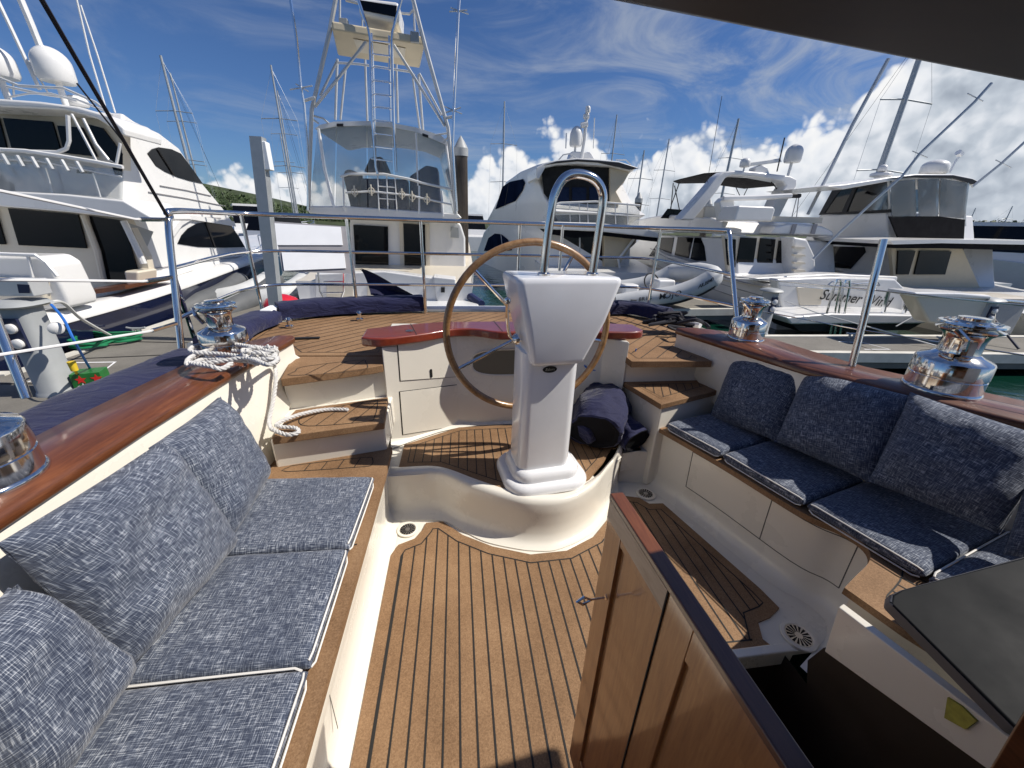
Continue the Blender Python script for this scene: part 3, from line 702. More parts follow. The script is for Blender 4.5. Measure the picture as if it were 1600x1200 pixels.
# grab loop
def footp(px, py): return PP(px, py, PC - Vv * .06, -Vv)
lp = [footp(849, 440), footp(852, 400), footp(862, 325), footp(868, 300), footp(880, 280), footp(896, 272), footp(916, 274), footp(932, 283), footp(941, 300), footp(941, 325), footp(930, 400), footp(924, 440)]
lp = catmull(lp, 5); mb = MB(); mb.tube(lp, .0185, 14); mb.build('grab_loop', 'steel', ped)
for p in (lp[0], lp[-1]): MB().lathe([(.03, 0), (.03, .008), (.021, .014)], Vector((p.x, p.y, 1.343)), 20).build('loop_foot', 'steel', ped)
mb = MB(); a = PP(805, 527, PC - U * .19, -U); b = PP(795, 478, PC - U * .24, -U)
a = PP(800, 530, PC - U * .235, -U); b = PP(793, 470, PC - U * .285, -U)
mb.tube(catmull([a + U * .02, a - U * .012 + K * .02, a.lerp(b, .6) - U * .01, b], 5), .009, 10, r1=.007); mb.lathe([(.002, -.016), (.014, -.01), (.017, 0), (.014, .010), (.002, .016)], b, 14)
mb.lathe([(.028, 0), (.028, .01), (.02, .022), (.012, .03)], a + U * .03, 18, axis=-U); mb.build('throttle_lever', 'steel', ped)
# wheel
WC = PY(829, 517, 1.975); WR = .448
mb = MB(); ring = [WC + U * math.cos(t) * WR + K * math.sin(t) * WR for t in [2 * math.pi * k / 72 for k in range(72)]]; mb.tube(ring, .0185, 12, closed=True)
whl = mb.build('steering_wheel', 'wheel_wood', ped)
for k in range(5):
    t = R(206 + 72 * k); mb = MB(); mb.tube([WC + (U * math.cos(t) + K * math.sin(t)) * .04, WC + (U * math.cos(t) + K * math.sin(t)) * (WR - .014)], .009, 10); mb.build('wheel_spoke', 'steel', whl)
mb = MB(); mb.lathe([(.03, -.10), (.03, -.02), (.06, -.015), (.06, .015), (.02, .03)], WC, 24, axis=Vv); mb.build('wheel_hub', 'steel', whl)

# ------------------------------------------------------------------ winches
def make_winch(c, s, parent):
    g = MB(); q = lambda pr: [(a * s, b * s) for a, b in pr]
    g.lathe(q([(.132, 0), (.134, .006), (.132, .014), (.127, .018), (.127, .070), (.124, .073), (.124, .078), (.128, .081), (.127, .140), (.121, .150), (.085, .166), (.070, .178)]), c, 40)
    base = g.build('winch', 'steel', parent, angle=40)
    g = MB(); g.lathe(q([(.070, .176), (.068, .185), (.068, .235), (.073, .255), (.088, .268)]), c, 40); g.build('winch_drum', 'steel', base, angle=40)
    g = MB(); g.lathe(q([(.085, .268), (.104, .276), (.106, .282), (.085, .288), (.078, .292), (.085, .296), (.106, .301), (.104, .309), (.06, .314), (.05, .318), (.05, .33), (.03, .333)]), c, 40)
    for k in range(14):
        a = 2 * math.pi * k / 14; g.box(c + Vector((math.cos(a) * .078, math.sin(a) * .078, .312)) * 1 * s if False else c + Vector((math.cos(a) * .08 * s, math.sin(a) * .08 * s, .3125 * s)), (.012 * s, .012 * s, .005 * s))
    g.build('self_tailer', 'steel', base, angle=40)
    g = MB(); g.tube([c + V(-.06, -.05, .20) * s, c + V(-.085, -.06, .25) * s, c + V(-.11, -.03, .285) * s], .012 * s, 8); g.build('feeder_arm', 'steel', base)
    return base
make_winch(V(-1.185, .945, .916), .94, yacht)
make_winch(V(-1.13, 1.98, .916), .78, yacht)
make_winch(V(1.83, 2.17, .916), .80, yacht)
make_winch(V(2.17, 1.33, .916), 1.0, yacht)

# ------------------------------------------------------------------ pushpit rails, stanchions, lifelines
RT = .0135
def rail(pts, r=RT, name='rail_tube', parent=None, mat='steel'):
    g = MB(); g.tube(pts, r, 10); return g.build(name, mat, parent or push)
g = MB(); top_l, base_l = PY(262, 342, 2.42), PZ(285, 562, .80)
S1, S2, S3 = V(-1.55, 3.30, 0), V(-.86, 3.47, 0), V(-.285, 3.50, 0)
top_r, base_r = PY(1140, 378, 2.85), PZ(1153, 522, .84)
def at(p, z): return Vector((p.x, p.y, z))
zt = 1.553
path = [base_l, base_l.lerp(top_l, .5), base_l.lerp(top_l, .93), at(top_l, zt - .03) + V(-.004, .03, 0), at(top_l, zt) + V(-.01, .09, 0), at(S1, zt), at(S2, zt), at(S3, zt), V(.55, 3.55, zt), V(1.35, 3.54, zt), V(1.78, 3.42, zt), at(top_r, zt) + V(-.01, .12, 0), at(top_r, zt - .02) + V(0, .03, 0), base_r.lerp(top_r, .92), base_r.lerp(top_r, .5), base_r]
g.tube(catmull(path, 6), .0165, 12)
push = g.build('stern_rail', 'steel', yacht)
def lvl(z, fl, fr_): return [base_l.lerp(top_l, fl), at(S1, z), at(S2, z), at(S3, z), V(.55, 3.55, z), V(1.35, 3.54, z), V(1.78, 3.42, z), base_r.lerp(top_r, fr_)]
rail(catmull(lvl(1.29, .66, .64), 4), .011); rail(catmull(lvl(1.03, .30, .30), 4), .011)
for p in (S1, S2, S3, V(.55, 3.55, 0), V(.93, 3.55, 0), V(1.78, 3.42, 0)): rail([at(p, DECK), at(p, zt)], .0135, 'rail_post')
rail([PZ(303, 527, .80), base_l.lerp(top_l, .62)], .0125, 'rail_brace')
# single stanchions forward
stR0, stR1 = PZ(1331, 572, .915), PY(1381, 374, 1.74)
g = MB(); g.tube([stR0, stR1], .0165, 12); sR = g.build('stanchion', 'steel', yacht)
stL0, stL1 = PZ(42, 622, .86), PY(-62, 360, 1.78)
g = MB(); g.tube([stL0, stL1], .0155, 12); g.build('stanchion', 'steel', yacht)
def line(pts, r, name, mat, parent, n=6):
    g = MB(); g.tube(pts, r, n); return g.build(name, mat, parent)
for (x, y), f in (((-10, 296), .995), ((-10, 437), .60), ((-10, 556), .27)):
    line([PX(x, y, -1.60), base_l.lerp(top_l, f) + V(-.03, -.18, 0), base_l.lerp(top_l, f)], .006, 'lifeline', 'white_tube', yacht)
    line([base_l.lerp(top_l, f) + V(-.025, -.16, 0), base_l.lerp(top_l, f)], .010, 'turnbuckle', 'steel', yacht)
for f in (.62, .30):
    line([stR0.lerp(stR1, f), base_r.lerp(top_r, f)], .0035, 'lifeline', 'steel', yacht)
    line([stR0.lerp(stR1, f), V(3.1, .3, .92 + .62 * f)], .0035, 'lifeline', 'steel', yacht)
line([PY(262, 338, 2.3), PY(62, -6, 1.35)], .006, 'backstay', 'dark_rope', yacht)
line([PY(258, 335, 2.3), PY(190, 218, 2.0), PY(120, 130, 1.9)], .003, 'backstay_tail', 'dark_rope', yacht)
# steering gear odds: cleat and deck fittings
for x, y in ((452, 508), (562, 497)):
    c = PZ(x, y, DECK + .02); g = MB(); g.lathe([(.03, 0), (.03, .01), (.014, .02), (.014, .05), (.024, .06), (.01, .075)], c - K * .015, 16); g.build('deck_fitting', 'steel', yacht)
g = MB(); c = PZ(480, 530, DECK); g.box(c + K * .008, (.16, .028, .012), Matrix.Rotation(.1, 3, 'Z')); g.build('deck_vent', 'black_rubber', yacht, bevel=.004)
line([PY(x, y, 2.34) for x, y in ((913, 571), (918, 576), (935, 580), (958, 580), (975, 574), (990, 560), (994, 545))], .005, 'shore_lead', 'blue_cord', yacht)
# ------------------------------------------------------------------ cushions and pillows
def samples(n, p):
    out = []
    for i in range(n + 1):
        t = -1 + 2 * i / n; out.append(math.copysign(1 - (1 - abs(t)) ** p, t))
    return out
def pad(name, cor, nrm, tf, tb, ex, n, seed, uvrot=0.0, sag=0.0, corner=0.0, wob=.006, parent=None, label=None, cat=None, group=None, mat='woven_fabric', pinch=0.0):
    """closed padded shape over four corners (counter-clockwise seen from nrm)"""
    a, b, c, d = [Vector(x) for x in cor]; ss = samples(n, 1.7); vs = []; uv = []
    lu = ((b - a).length + (c - d).length) / 2; lv = ((d - a).length + (c - b).length) / 2
    cen = (a + b + c + d) / 4
    for side in (1, -1):
        for j, v in enumerate(ss):
            for i, u in enumerate(ss):
                pu, pv = (u + 1) / 2, (v + 1) / 2
                # sides bow inwards between the corners
                pu2 = pu - pinch * (1 - v * v) * 0 + (-pinch * u * (1 - v * v)) * abs(u) ** 3 * 0
                q = a.lerp(b, pu).lerp(d.lerp(c, pu), pv)
                if pinch:
                    q = q + (b - a) * (-pinch * math.copysign(abs(u) ** 4, u) * (1 - v * v)) + (d - a) * (-pinch * math.copysign(abs(v) ** 4, v) * (1 - u * u))
                h = max(0.0, (1 - abs(u) ** ex) * (1 - abs(v) ** ex)) ** (.5 if ex > 6 else .62)
                th = (tf if side > 0 else tb) * h
                nz = mnoise.fractal(Vector((u * 2.1 + seed * 3.7, v * 2.1, seed)), 1.0, 2.2, 4) * wob * (1 if side > 0 else .5) * min(1, h * 2)
                crease = 0.0
                if pinch: crease = -abs(mnoise.noise(Vector((u * 1.3 + v * 2.2 + seed, seed * 2.0, v - u)))) * .018 * (abs(u * v)) 
                vs.append(q + nrm * (side * th + nz + crease * side))
                cs, sn_ = math.cos(uvrot), math.sin(uvrot)
                uu, vv = pu * lu + seed * 1.37, pv * lv + seed * .71 + (0 if side > 0 else 3)
                uv.append((uu * cs - vv * sn_, uu * sn_ + vv * cs))
    m = n + 1; fs = []
    for j in range(n):
        for i in range(n):
            k = j * m + i; fs.append((k, k + 1, k + m + 1, k + m)); o = m * m
            fs.append((o + k, o + k + m, o + k + m + 1, o + k + 1))
    me = bpy.data.meshes.new(name)
    cen = cen if parent is None else WL[parent.name]
    me.from_pydata([p - cen for p in vs], [], fs)
    ul = me.uv_layers.new(name='uv')
    for l in me.loops: ul.data[l.index].uv = uv[l.vertex_index]
    me.materials.append(MATS[mat])
    bm = bmesh.new(); bm.from_mesh(me); bmesh.ops.remove_doubles(bm, verts=bm.verts, dist=1e-5); bmesh.ops.recalc_face_normals(bm, faces=bm.faces); bm.to_mesh(me); bm.free()
    for p in me.polygons: p.use_smooth = True
    o = bpy.data.objects.new(name, me); COL.objects.link(o)
    if parent: o.parent = parent
    else: o.location = cen
    WL[o.name] = cen
    return tag(o, label, cat, group)
G1 = 'seat cushions of the cockpit benches'; G2 = 'scatter pillows leaning on the cockpit coamings'
def cushion(cor, seed, label, pipe):
    zc = SEAT + .032
    cor = [Vector((p[0], p[1], zc)) for p in cor]
    o = pad('seat_cushion', cor, K, .030, .030, 14, 30, seed, wob=.0035, label=label, cat='cushion', group=G1)
    g = MB()
    for k in pipe:
        a, b = cor[k], cor[(k + 1) % 4]; t = (b - a).normalized(); out_ = Vector((t.y, -t.x, 0))
        for dz in (.020, -.022):
            g.tube([a + t * .012 + K * (dz * .7) - out_ * .006, a + t * .03 + K * dz - out_ * .001, a.lerp(b, .5) + K * dz - out_ * .0005, b - t * .03 + K * dz - out_ * .001, b - t * .012 + K * (dz * .7) - out_ * .006], .0032, 6)
    g.build('piping', 'piping', o)
    return o
# left bench (corners counter-clockwise from above)
cushion([(-.875, 1.115), (-.405, 1.108), (-.395, 1.52), (-.885, 1.545)], 1, 'left bench seat cushion nearest the steps', (1,))
cushion([(-.87, .708), (-.405, .705), (-.405, 1.100), (-.875, 1.107)], 2, 'middle seat cushion of the sunlit left bench', (1,))
cushion([(-.87, .20), (-.41, .20), (-.407, .697), (-.87, .700)], 3, 'nearest left bench seat cushion, half in shadow', (1, 2))
# right bench
cushion([(1.235, 1.90), (1.365, 1.565), (1.765, 1.68), (1.62, 2.02)], 4, 'right bench seat cushion beside the right steps', (0,))
cushion([(1.37, 1.555), (1.49, 1.165), (1.93, 1.29), (1.77, 1.672)], 5, 'right bench seat cushion second from the steps', (0,))
cushion([(1.494, 1.155), (1.605, .775), (2.2, .93), (1.935, 1.28)], 6, 'right bench seat cushion with a wavy shadow edge next to the grey hatch', (0,))
cushion([(1.605, .765), (1.72, .40), (2.45, .55), (2.2, .92)], 7, 'cushion at the corner of the right bench, mostly hidden by grey hatch', (0, 3))
# pillows: corners bl, br, tr, tl seen from the cockpit
ln = Vector((.93, 0, .36)).normalized(); lp0 = Vector((-.84, 1.2, .50))
def lpz(x, y, dx=0.0): return PP(x, y, lp0 + ln * dx, ln)
pad('scatter_pillow', [lpz(358, 845), lpz(420, 742), lpz(343, 620), lpz(232, 700)], ln, .080, .05, 5.0, 30, 11, .2, pinch=.012, wob=.012, label='navy and white pillow on left bench closest to the rope', cat='pillow', group=G2)
pad('scatter_pillow', [lpz(200, 1050, .03), lpz(368, 852, .03), lpz(252, 690, .03), lpz(-5, 850, .03)], ln, .090, .05, 5.0, 34, 12, -.15, pinch=.010, wob=.014, label='large navy and white pillow in the middle of left bench', cat='pillow', group=G2)
pad('scatter_pillow', [lpz(40, 1290, .05), lpz(205, 1046, .05), lpz(20, 915, .05), lpz(-190, 1100, .05)], ln, .095, .05, 5.0, 30, 13, .1, pinch=.010, wob=.014, label='navy pillow at lower left corner, cut by the picture edge', cat='pillow', group=G2)
rn = Vector((-.88, -.27, .40)).normalized(); rp0 = Vector((1.69, 1.60, .50))
def rpz(x, y, dx=0.0): return PP(x, y, rp0 + rn * dx, rn)
pad('scatter_pillow', [rpz(1108, 652), rpz(1218, 692), rpz(1262, 582), rpz(1150, 548)], rn, .085, .05, 3.3, 30, 14, .1, pinch=.012, wob=.012, label='shaded pillow on right bench nearest the right steps', cat='pillow', group=G2)
pad('scatter_pillow', [rpz(1210, 690, .02), rpz(1362, 756, .02), rpz(1436, 622, .02), rpz(1262, 574, .02)], rn, .095, .05, 3.4, 30, 15, -.2, pinch=.012, wob=.012, label='shaded pillow in the middle of right bench', cat='pillow', group=G2)
pad('scatter_pillow', [rpz(1356, 752, .03), rpz(1562, 836, .03), rpz(1660, 690, .03), rpz(1422, 612, .03)], rn, .105, .05, 3.4, 32, 16, .15, pinch=.012, wob=.013, label='large shaded pillow below the big right winch', cat='pillow', group=G2)
pad('scatter_pillow', [rpz(1566, 866, .05), rpz(1760, 900, .05), rpz(1800, 740, .05), rpz(1600, 760, .05)], rn, .085, .05, 2.7, 26, 17, .1, pinch=.012, wob=.012, label='pillow cut off by right picture edge above the hatch', cat='pillow', group=G2)

# ------------------------------------------------------------------ rope
def rope(mb, pts, r=.010, pitch=.055, n=6, step=.006):
    pts = [Vector(p) for p in pts]; L = [0]
    for a, b in zip(pts, pts[1:]): L.append(L[-1] + (b - a).length)
    m = max(8, int(L[-1] / step)); P = []; j = 0
    for i in range(m + 1):
        s = L[-1] * i / m
        while j < len(L) - 2 and L[j + 1] < s: j += 1
        P.append(pts[j].lerp(pts[j + 1], (s - L[j]) / max(1e-9, L[j + 1] - L[j])))
    for k in range(3):
        Q = []; N = None
        for i, p in enumerate(P):
            t = (P[min(i + 1, m)] - P[max(i - 1, 0)]).normalized()
            if N is None: N = (K if abs(t.z) < .9 else U) ; 
            N = (N - t * N.dot(t)).normalized(); B = t.cross(N)
            a = 2 * math.pi * (k / 3 + (L[-1] * i / m) / pitch)
            Q.append(p + (N * math.cos(a) + B * math.sin(a)) * r * .52)
        mb.tube(Q, r * .56, n)
    return mb
plain('rope_white', (.60, .59, .57), .8, var=.12, vscale=60, bump=.3, bscale=300)
mb = MB(); zc = .93
def cz(x, y, z): return PZ(x, y, z)
L0 = [(292, 562), (330, 548), (400, 548), (432, 556), (425, 566), (380, 562), (320, 560), (295, 570), (300, 556), (350, 540), (410, 542), (430, 550), (415, 560), (350, 552), (300, 548), (310, 538), (360, 536), (415, 546), (433, 560), (418, 568), (385, 558), (330, 565), (298, 566), (330, 571), (346, 575), (362, 566)]
pts = []
for i, (x, y) in enumerate(L0):
    pts.append(cz(x, y + 1.5, .926 + .0032 * min(i, 12) + (.014 if x > 385 else 0) + .006 * (i % 3)))
rope(mb, catmull(pts, 8))
kn = cz(408, 556, .975)
kp_ = [kn + Vector((.055 * math.cos(t) * (1 + .25 * math.sin(2.3 * t)), .042 * math.sin(t * 1.0), .028 * math.sin(t * 2.4) + .004)) for t in [i * .42 for i in range(40)]]
rope(mb, kp_, r=.0098)
hang = [cz(415, 556, .985), PY(428, 570, 2.0), PY(431, 590, 1.96), PY(427, 625, 1.88), PY(421, 655, 1.80), PY(423, 668, 1.735), PZ(428, 672, .625), PZ(448, 679, .618), PZ(466, 676, .616), PZ(462, 669, .618), PZ(440, 667, .622), PZ(432, 664, .640), PZ(445, 656, .640), PZ(475, 646, .628), PZ(510, 640, .614), PZ(544, 640, .612)]
rope(mb, catmull(hang, 8))
tag(mb.build('mooring_rope', 'rope_white', loc=pts[0]), 'coiled white three-strand rope on the left coaming with tail down to the steps', 'rope')

# ------------------------------------------------------------------ navy covers
def cover(name, spine, wd, hgt, label, seed, mat='navy_canvas'):
    sp = catmull(spine, 8); rg = []
    for i, p in enumerate(sp):
        t = (sp[min(i + 1, len(sp) - 1)] - sp[max(i - 1, 0)]); t.z = 0; t.normalize(); nn = Vector((t.y, -t.x, 0))
        a = []
        for k in range(15):
            th = math.pi * k / 14
            f = 1 + .10 * mnoise.noise(Vector((i * .35, k * .5, seed))) + .06 * mnoise.noise(Vector((i * 1.1, k * .9, seed + 5)))
            cx_, cz_ = math.cos(th), math.sin(th)
            a.append(p + nn * math.copysign(abs(cx_) ** .45, cx_) * wd / 2 * f + K * (abs(cz_) ** .55 * hgt * f))
        rg.append(a)
    g = MB(); g.loft(rg, caps=True)
    return tag(g.build(name, mat, loc=sp[len(sp) // 2], angle=70), label, 'cover')
cover('canvas_cover', [V(-1.42, .55, .785), V(-1.445, 1.2, .785), V(-1.44, 1.8, .785), V(-1.40, 2.2, .78)], .33, .085, 'long navy canvas cover lying along the left side deck', 3)
cover('canvas_cover', [V(-1.45, 2.45, .80), V(-1.48, 2.8, .80), V(-1.44, 3.12, .80)], .24, .085, 'short navy canvas cover in the corner behind left aft winch', 4)
cov = cover('canvas_cover', [V(-1.40, 3.22, .80), V(-1.1, 3.40, .80), V(-.7, 3.52, .80), V(-.31, 3.58, .80)], .17, .125, 'navy canvas cover along the stern in front of the sport fishing boat', 6)
cover('canvas_cover', [V(1.36, 3.46, .80), V(1.66, 3.44, .80), V(1.84, 3.14, .80)], .15, .11, 'navy canvas cover on the right stern corner below the grey inflatable', 8)
g = MB(); g.b2((-1.47, 3.08, DECK), (-1.38, 3.26, .895)); tag(g.build('canvas_tab', 'pale_board', loc=(-1.42, 3.17, DECK), bevel=.01), 'white cloth tab between the navy covers at the left stern corner', 'cloth')
# navy flap that sticks up over the stern cover
fl = [PY(562, 420, 3.62), PY(655, 466, 3.60), PY(640, 473, 3.58), PY(580, 462, 3.58)]
g = MB(); A0, A1, A2, A3 = fl; rg = []
for i in range(13):
    u = i / 12; rg.append([A0.lerp(A3, v_).lerp(A1.lerp(A2, v_), u) + Vector((0, .05 * math.sin(v_ * math.pi) + .015 * math.sin(9 * u + 4 * v_), .01 * math.sin(8 * v_ + 5 * u))) for v_ in [k / 8 for k in range(9)]])
g.loft(rg); rg2 = [[p + V(0, .05, 0) for p in r_] for r_ in rg]; g.loft(rg2)
fo = tag(g.build('canvas_flap', 'navy_canvas', loc=A3), 'pointed navy canvas flap rising behind the stern rail', 'cover')
g = MB(); g.tube([PY(578, 466, 3.62), PY(640, 464, 3.62)], .012, 8); g.build('batten', 'white_tube', fo)
# folded bundle behind the pedestal
def roll(g, pts, r, seed, squash=.85):
    sp = catmull(pts, 10); rg = []
    for i, p in enumerate(sp):
        t = (sp[min(i + 1, len(sp) - 1)] - sp[max(i - 1, 0)]).normalized(); nn = t.cross(K).normalized(); B = nn.cross(t)
        ring = []
        for k in range(36):
            a = 2 * math.pi * k / 36
            f = 1 + .16 * mnoise.fractal(Vector((math.cos(a) * 1.4, math.sin(a) * 1.4, i * .12 + seed)), 1, 2, 3)
            rr = r * f * (.93 if i < 1 else 1)
            ring.append(p + nn * math.cos(a) * rr + B * math.sin(a) * rr * squash)
        rg.append(ring)
    g.loft(rg, closed=True); return rg
bz = PLAT + .012
g = MB(); ra = roll(g, [V(.80, 1.935, bz + .15), V(.86, 2.05, bz + .19), V(.93, 2.17, bz + .20), V(.98, 2.26, bz + .18)], .165, 1)
rb = roll(g, [V(1.075, 1.92, bz + .085), V(1.03, 2.02, bz + .11), V(.97, 2.14, bz + .13), V(.9, 2.24, bz + .12)], .105, 4)
rc_ = roll(g, [V(.72, 2.02, bz + .10), V(.84, 2.12, bz + .16), V(.97, 2.2, bz + .24), V(1.02, 2.28, bz + .16)], .11, 7)
for r_ in (ra[-1], rb[-1], rc_[0], rc_[-1]): g.add(r_, [list(range(36))])
bun = tag(g.build('canvas_bundle', 'navy_canvas', loc=V(.9, 2.05, bz)), 'rolled navy canvas bundle dumped behind the white pedestal', 'canvas bundle')
for r_, nm in ((ra, 'a'), (rb, 'b')):
    c = sum(r_[0], Vector()) / 36; ax = (sum(r_[2], Vector()) / 36 - c)
    g = MB(); g.loft([r_[0], [c + (p - c) * .93 - ax * .2 for p in r_[0]], [c + (p - c) * .80 + ax * .8 for p in r_[0]]], closed=True); g.add([c + (p - c) * .80 + ax * .8 for p in r_[0]], [list(range(36))])
    g.build('roll_opening', 'black_canvas', bun, angle=80)  # black inner face stands in for the shade inside each roll
# dark lashing on the right stern corner
g = MB(); random.seed(5)
for k in range(9):
    c = PZ(1048, 513, .83) + Vector((random.uniform(-.09, .12), random.uniform(-.06, .06), .02 + random.uniform(0, .07)))
    g.tube(catmull([c + Vector((random.uniform(-.12, .12), random.uniform(-.06, .06), random.uniform(-.02, .04))) for _ in range(7)], 6, True), .012, 6, closed=True)
g.tube(catmull([PZ(1060, 505, .90), PZ(1085, 500, .95), PZ(1100, 505, .92), PZ(1108, 512, .9)], 6), .014, 6)
tag(g.build('lashing_tangle', 'dark_rope', loc=PZ(1048, 513, .80)), 'tangle of black straps on the deck at the right stern corner', 'rope')
# white panel laced to the rails
def pqY(x, y): return PY(x, y, 3.92 - (y - 346) / 82 * .32)
g = MB(); pq = [pqY(428, 346), pqY(543, 354), pqY(555, 428), pqY(441, 424)]
g.prism(pq, (0, .012, 0)); pnl = tag(g.build('rail_panel', 'grey_trim', loc=pq[0], smooth=False), 'white panel with grey edging hung behind the stern rail', 'panel')
for q in ([(430, 350), (533, 356), (536, 384), (434, 384)], [(441, 395), (538, 396), (541, 420), (445, 424)]):
    MB().prism([pqY(x, y) + V(0, -.004, .003) for x, y in q], (0, -.006, .004)).build('white_field', 'pale_board', pnl, smooth=False)
# ------------------------------------------------------------------ water, docks, shore
SEA = -.75; DOCK = -.35
g = MB(); g.add([V(-1500, -300, SEA), V(1500, -300, SEA), V(1500, 1500, SEA), V(-1500, 1500, SEA)], [(0, 1, 2, 3)]); tag(g.build('water', 'water', smooth=False), None, None, kind='structure')
def dock(name, poly, edge=True):
    o = MB().prism(xy(poly, -.62), (0, 0, .27)).build(name, 'dock_concrete', smooth=False); tag(o, None, None, kind='structure')
    if edge:
        g = MB(); n = len(poly)
        for i in range(n):
            a, b = Vector((*poly[i], 0)), Vector((*poly[(i + 1) % n], 0)); t = (b - a).normalized(); nn = Vector((t.y, -t.x, 0))
            g.prism([a + nn * .03 + K * -.50, b + nn * .03 + K * -.50, b + nn * .03 + K * (DOCK + .02), a + nn * .03 + K * (DOCK + .02)], -nn * .13)
        g.build(name + '_edge', 'dock_edge', o, smooth=False)
    return o
dl_ = dock('dock', [(-9.5, 3.95), (-2.95, 3.75), (-2.6, 8.4), (-2.9, 15), (-5.15, 15), (-5.45, 5.2), (-9.5, 5.0)])
dr_ = dock('dock', [(3.4, 6.7), (3.4, 9.0), (7.3, 9.2), (7.3, 16), (4.9, 16), (4.9, 11.2), (2.6, 11), (2.6, 6.7), (3.4, 5.75), (6.2, 5.55), (26, 4.3), (26, 6.0), (9.2, 6.6)])
def dstrip(pts, mat='white_print', wd=.035, nm='dock_line', par=None):
    g = MB(); g.strip([Vector((p.x, p.y, DOCK + .004)) for p in pts], wd); return g.build(nm, mat, par, smooth=False)
dstrip([PZ(x, y, DOCK) for x, y in ((118, 567), (180, 566), (166, 577), (120, 578))], par=dl_)
dstrip([PZ(x, y, DOCK) for x, y in ((44, 597), (80, 588))], par=dl_)
for q in (((0, 566), (300, 553)), ((0, 600), (70, 600)), ((205, 534), (300, 536))): dstrip([PZ(x, y, DOCK) for x, y in q], 'caulk', .03, 'dock_joint', dl_)
dstrip([PZ(x, y, DOCK) for x, y in ((1310, 534), (1350, 536), (1390, 546), (1350, 546))], par=dr_)
def hill(name, prof, y0, mat, thick=60):
    g = MB(); rg = []
    for x, z in prof:
        rg.append([V(x, y0 - 12, -1), V(x, y0, SEA + z * .55), V(x, y0 + thick * .4, z), V(x, y0 + thick, z * .9), V(x, y0 + thick, -1)])
    g.loft(rg); return tag(g.build(name, mat, angle=80), None, None, kind='structure')
hp = [(-260, 20), (-160, 17)] + [(x, z) for x, z in ((-92, 11.5), (-80, 9.0), (-71, 7.0), (-62, 5.0), (-52, 3.4), (-45, 3.0), (-30, 2.2), (0, 2.0), (40, 2.0), (120, 4), (180, 6))]
hill('hill', hp, 150, 'hill_green')
hill('hill', [(60, 2), (150, 4), (190, 6), (215, 8), (250, 9.5), (300, 11), (420, 12)], 175, 'hill_green')
# scrub that covers the hillsides
def scrub(name, items, label=None):
    rnd = random.Random(9); g = MB()
    for x0, x1, y0, z0f, z1f, n, sz in items:
        for _ in range(n):
            x = rnd.uniform(x0, x1)
            pr = hp if y0 < 160 else [(60, 2), (150, 4), (190, 6), (215, 8), (250, 9.5), (300, 11), (420, 12)]
            zt_ = 2
            for (xa, za), (xb, zb) in zip(pr, pr[1:]):
                if xa <= x <= xb: zt_ = za + (zb - za) * (x - xa) / (xb - xa)
            t = rnd.uniform(z0f, z1f) ; y = y0 + 24 * max(0, (t - .55) / .45); c = V(x, y - rnd.uniform(0, 2), SEA + zt_ * t)
            r0 = sz * rnd.uniform(.5, 1.3)
            for _k in range(7):
                s = r0 * rnd.uniform(.22, .5); a = Vector((rnd.gauss(0, 1), rnd.gauss(0, 1), rnd.gauss(0, 1))).normalized(); b = a.orthogonal().normalized()
                p = c + Vector((rnd.gauss(0, .5), rnd.gauss(0, .5), abs(rnd.gauss(0, .4)))) * r0
                g.add([p - a * s, p + b * s * .7, p + a * s, p - b * s * .7], [(0, 1, 2, 3)])
    return tag(g.build(name, 'foliage', smooth=False), label, None, kind='stuff')
scrub('hillside_scrub', [(-110, -20, 150, .05, .85, 2600, 1.7), (-110, -60, 150, .8, .98, 120, 1.0), (150, 330, 175, .1, 1.0, 1500, 2.2)])
# trees: cards spread through a crown volume
def tree(loc, h, r, label, seed, group='trees on the far shore'):
    rnd = random.Random(seed); t = thing('shore_tree', label, 'tree', loc, group); L = Vector(loc)
    g = MB(); g.tube([L - K * .5, L + K * h * .35, L + K * h * .6 + V(.2, 0, 0)], r * .09, 6, r1=r * .03)
    for k in range(4):
        a = k * 1.6; g.tube([L + K * h * .35, L + K * h * .65 + V(math.cos(a) * r * .5, math.sin(a) * r * .5, 0)], r * .04, 5, r1=.03)
    g.build('trunk', 'bark', t, smooth=False)
    g = MB(); lobes = [(L + V(rnd.uniform(-.6, .6) * r, rnd.uniform(-.6, .6) * r, h * rnd.uniform(.45, .85)), r * rnd.uniform(.28, .5)) for _ in range(11)]
    for c, rr in lobes:
        for _ in range(110):
            d = Vector((rnd.gauss(0, 1), rnd.gauss(0, 1), rnd.gauss(0, .75))).normalized() * rr * rnd.uniform(.55, 1.08)
            s = rnd.uniform(.10, .24) * max(.7, r * .3); a = Vector((rnd.gauss(0, 1), rnd.gauss(0, 1), rnd.gauss(0, 1))).normalized(); b = a.orthogonal().normalized(); p = c + d
            g.add([p - a * s, p + b * s * .7, p + a * s, p - b * s * .7], [(0, 1, 2, 3)])
    g.build('crown', 'foliage', t, smooth=False)
def ptree(px, pyt, pyb, Yd, wpx, label, seed):
    b = PY(px, pyb, Yd); tp = PY(px, pyt, Yd); tree((b.x, Yd, b.z), tp.z - b.z, wpx * Yd / 651, label, seed)
ptree(335, 290, 330, 140, 14, 'dark tree at the left end of the hill, against the white bow', 1)
ptree(362, 297, 330, 140, 12, 'dark rounded tree standing alone on the hill crest', 2)
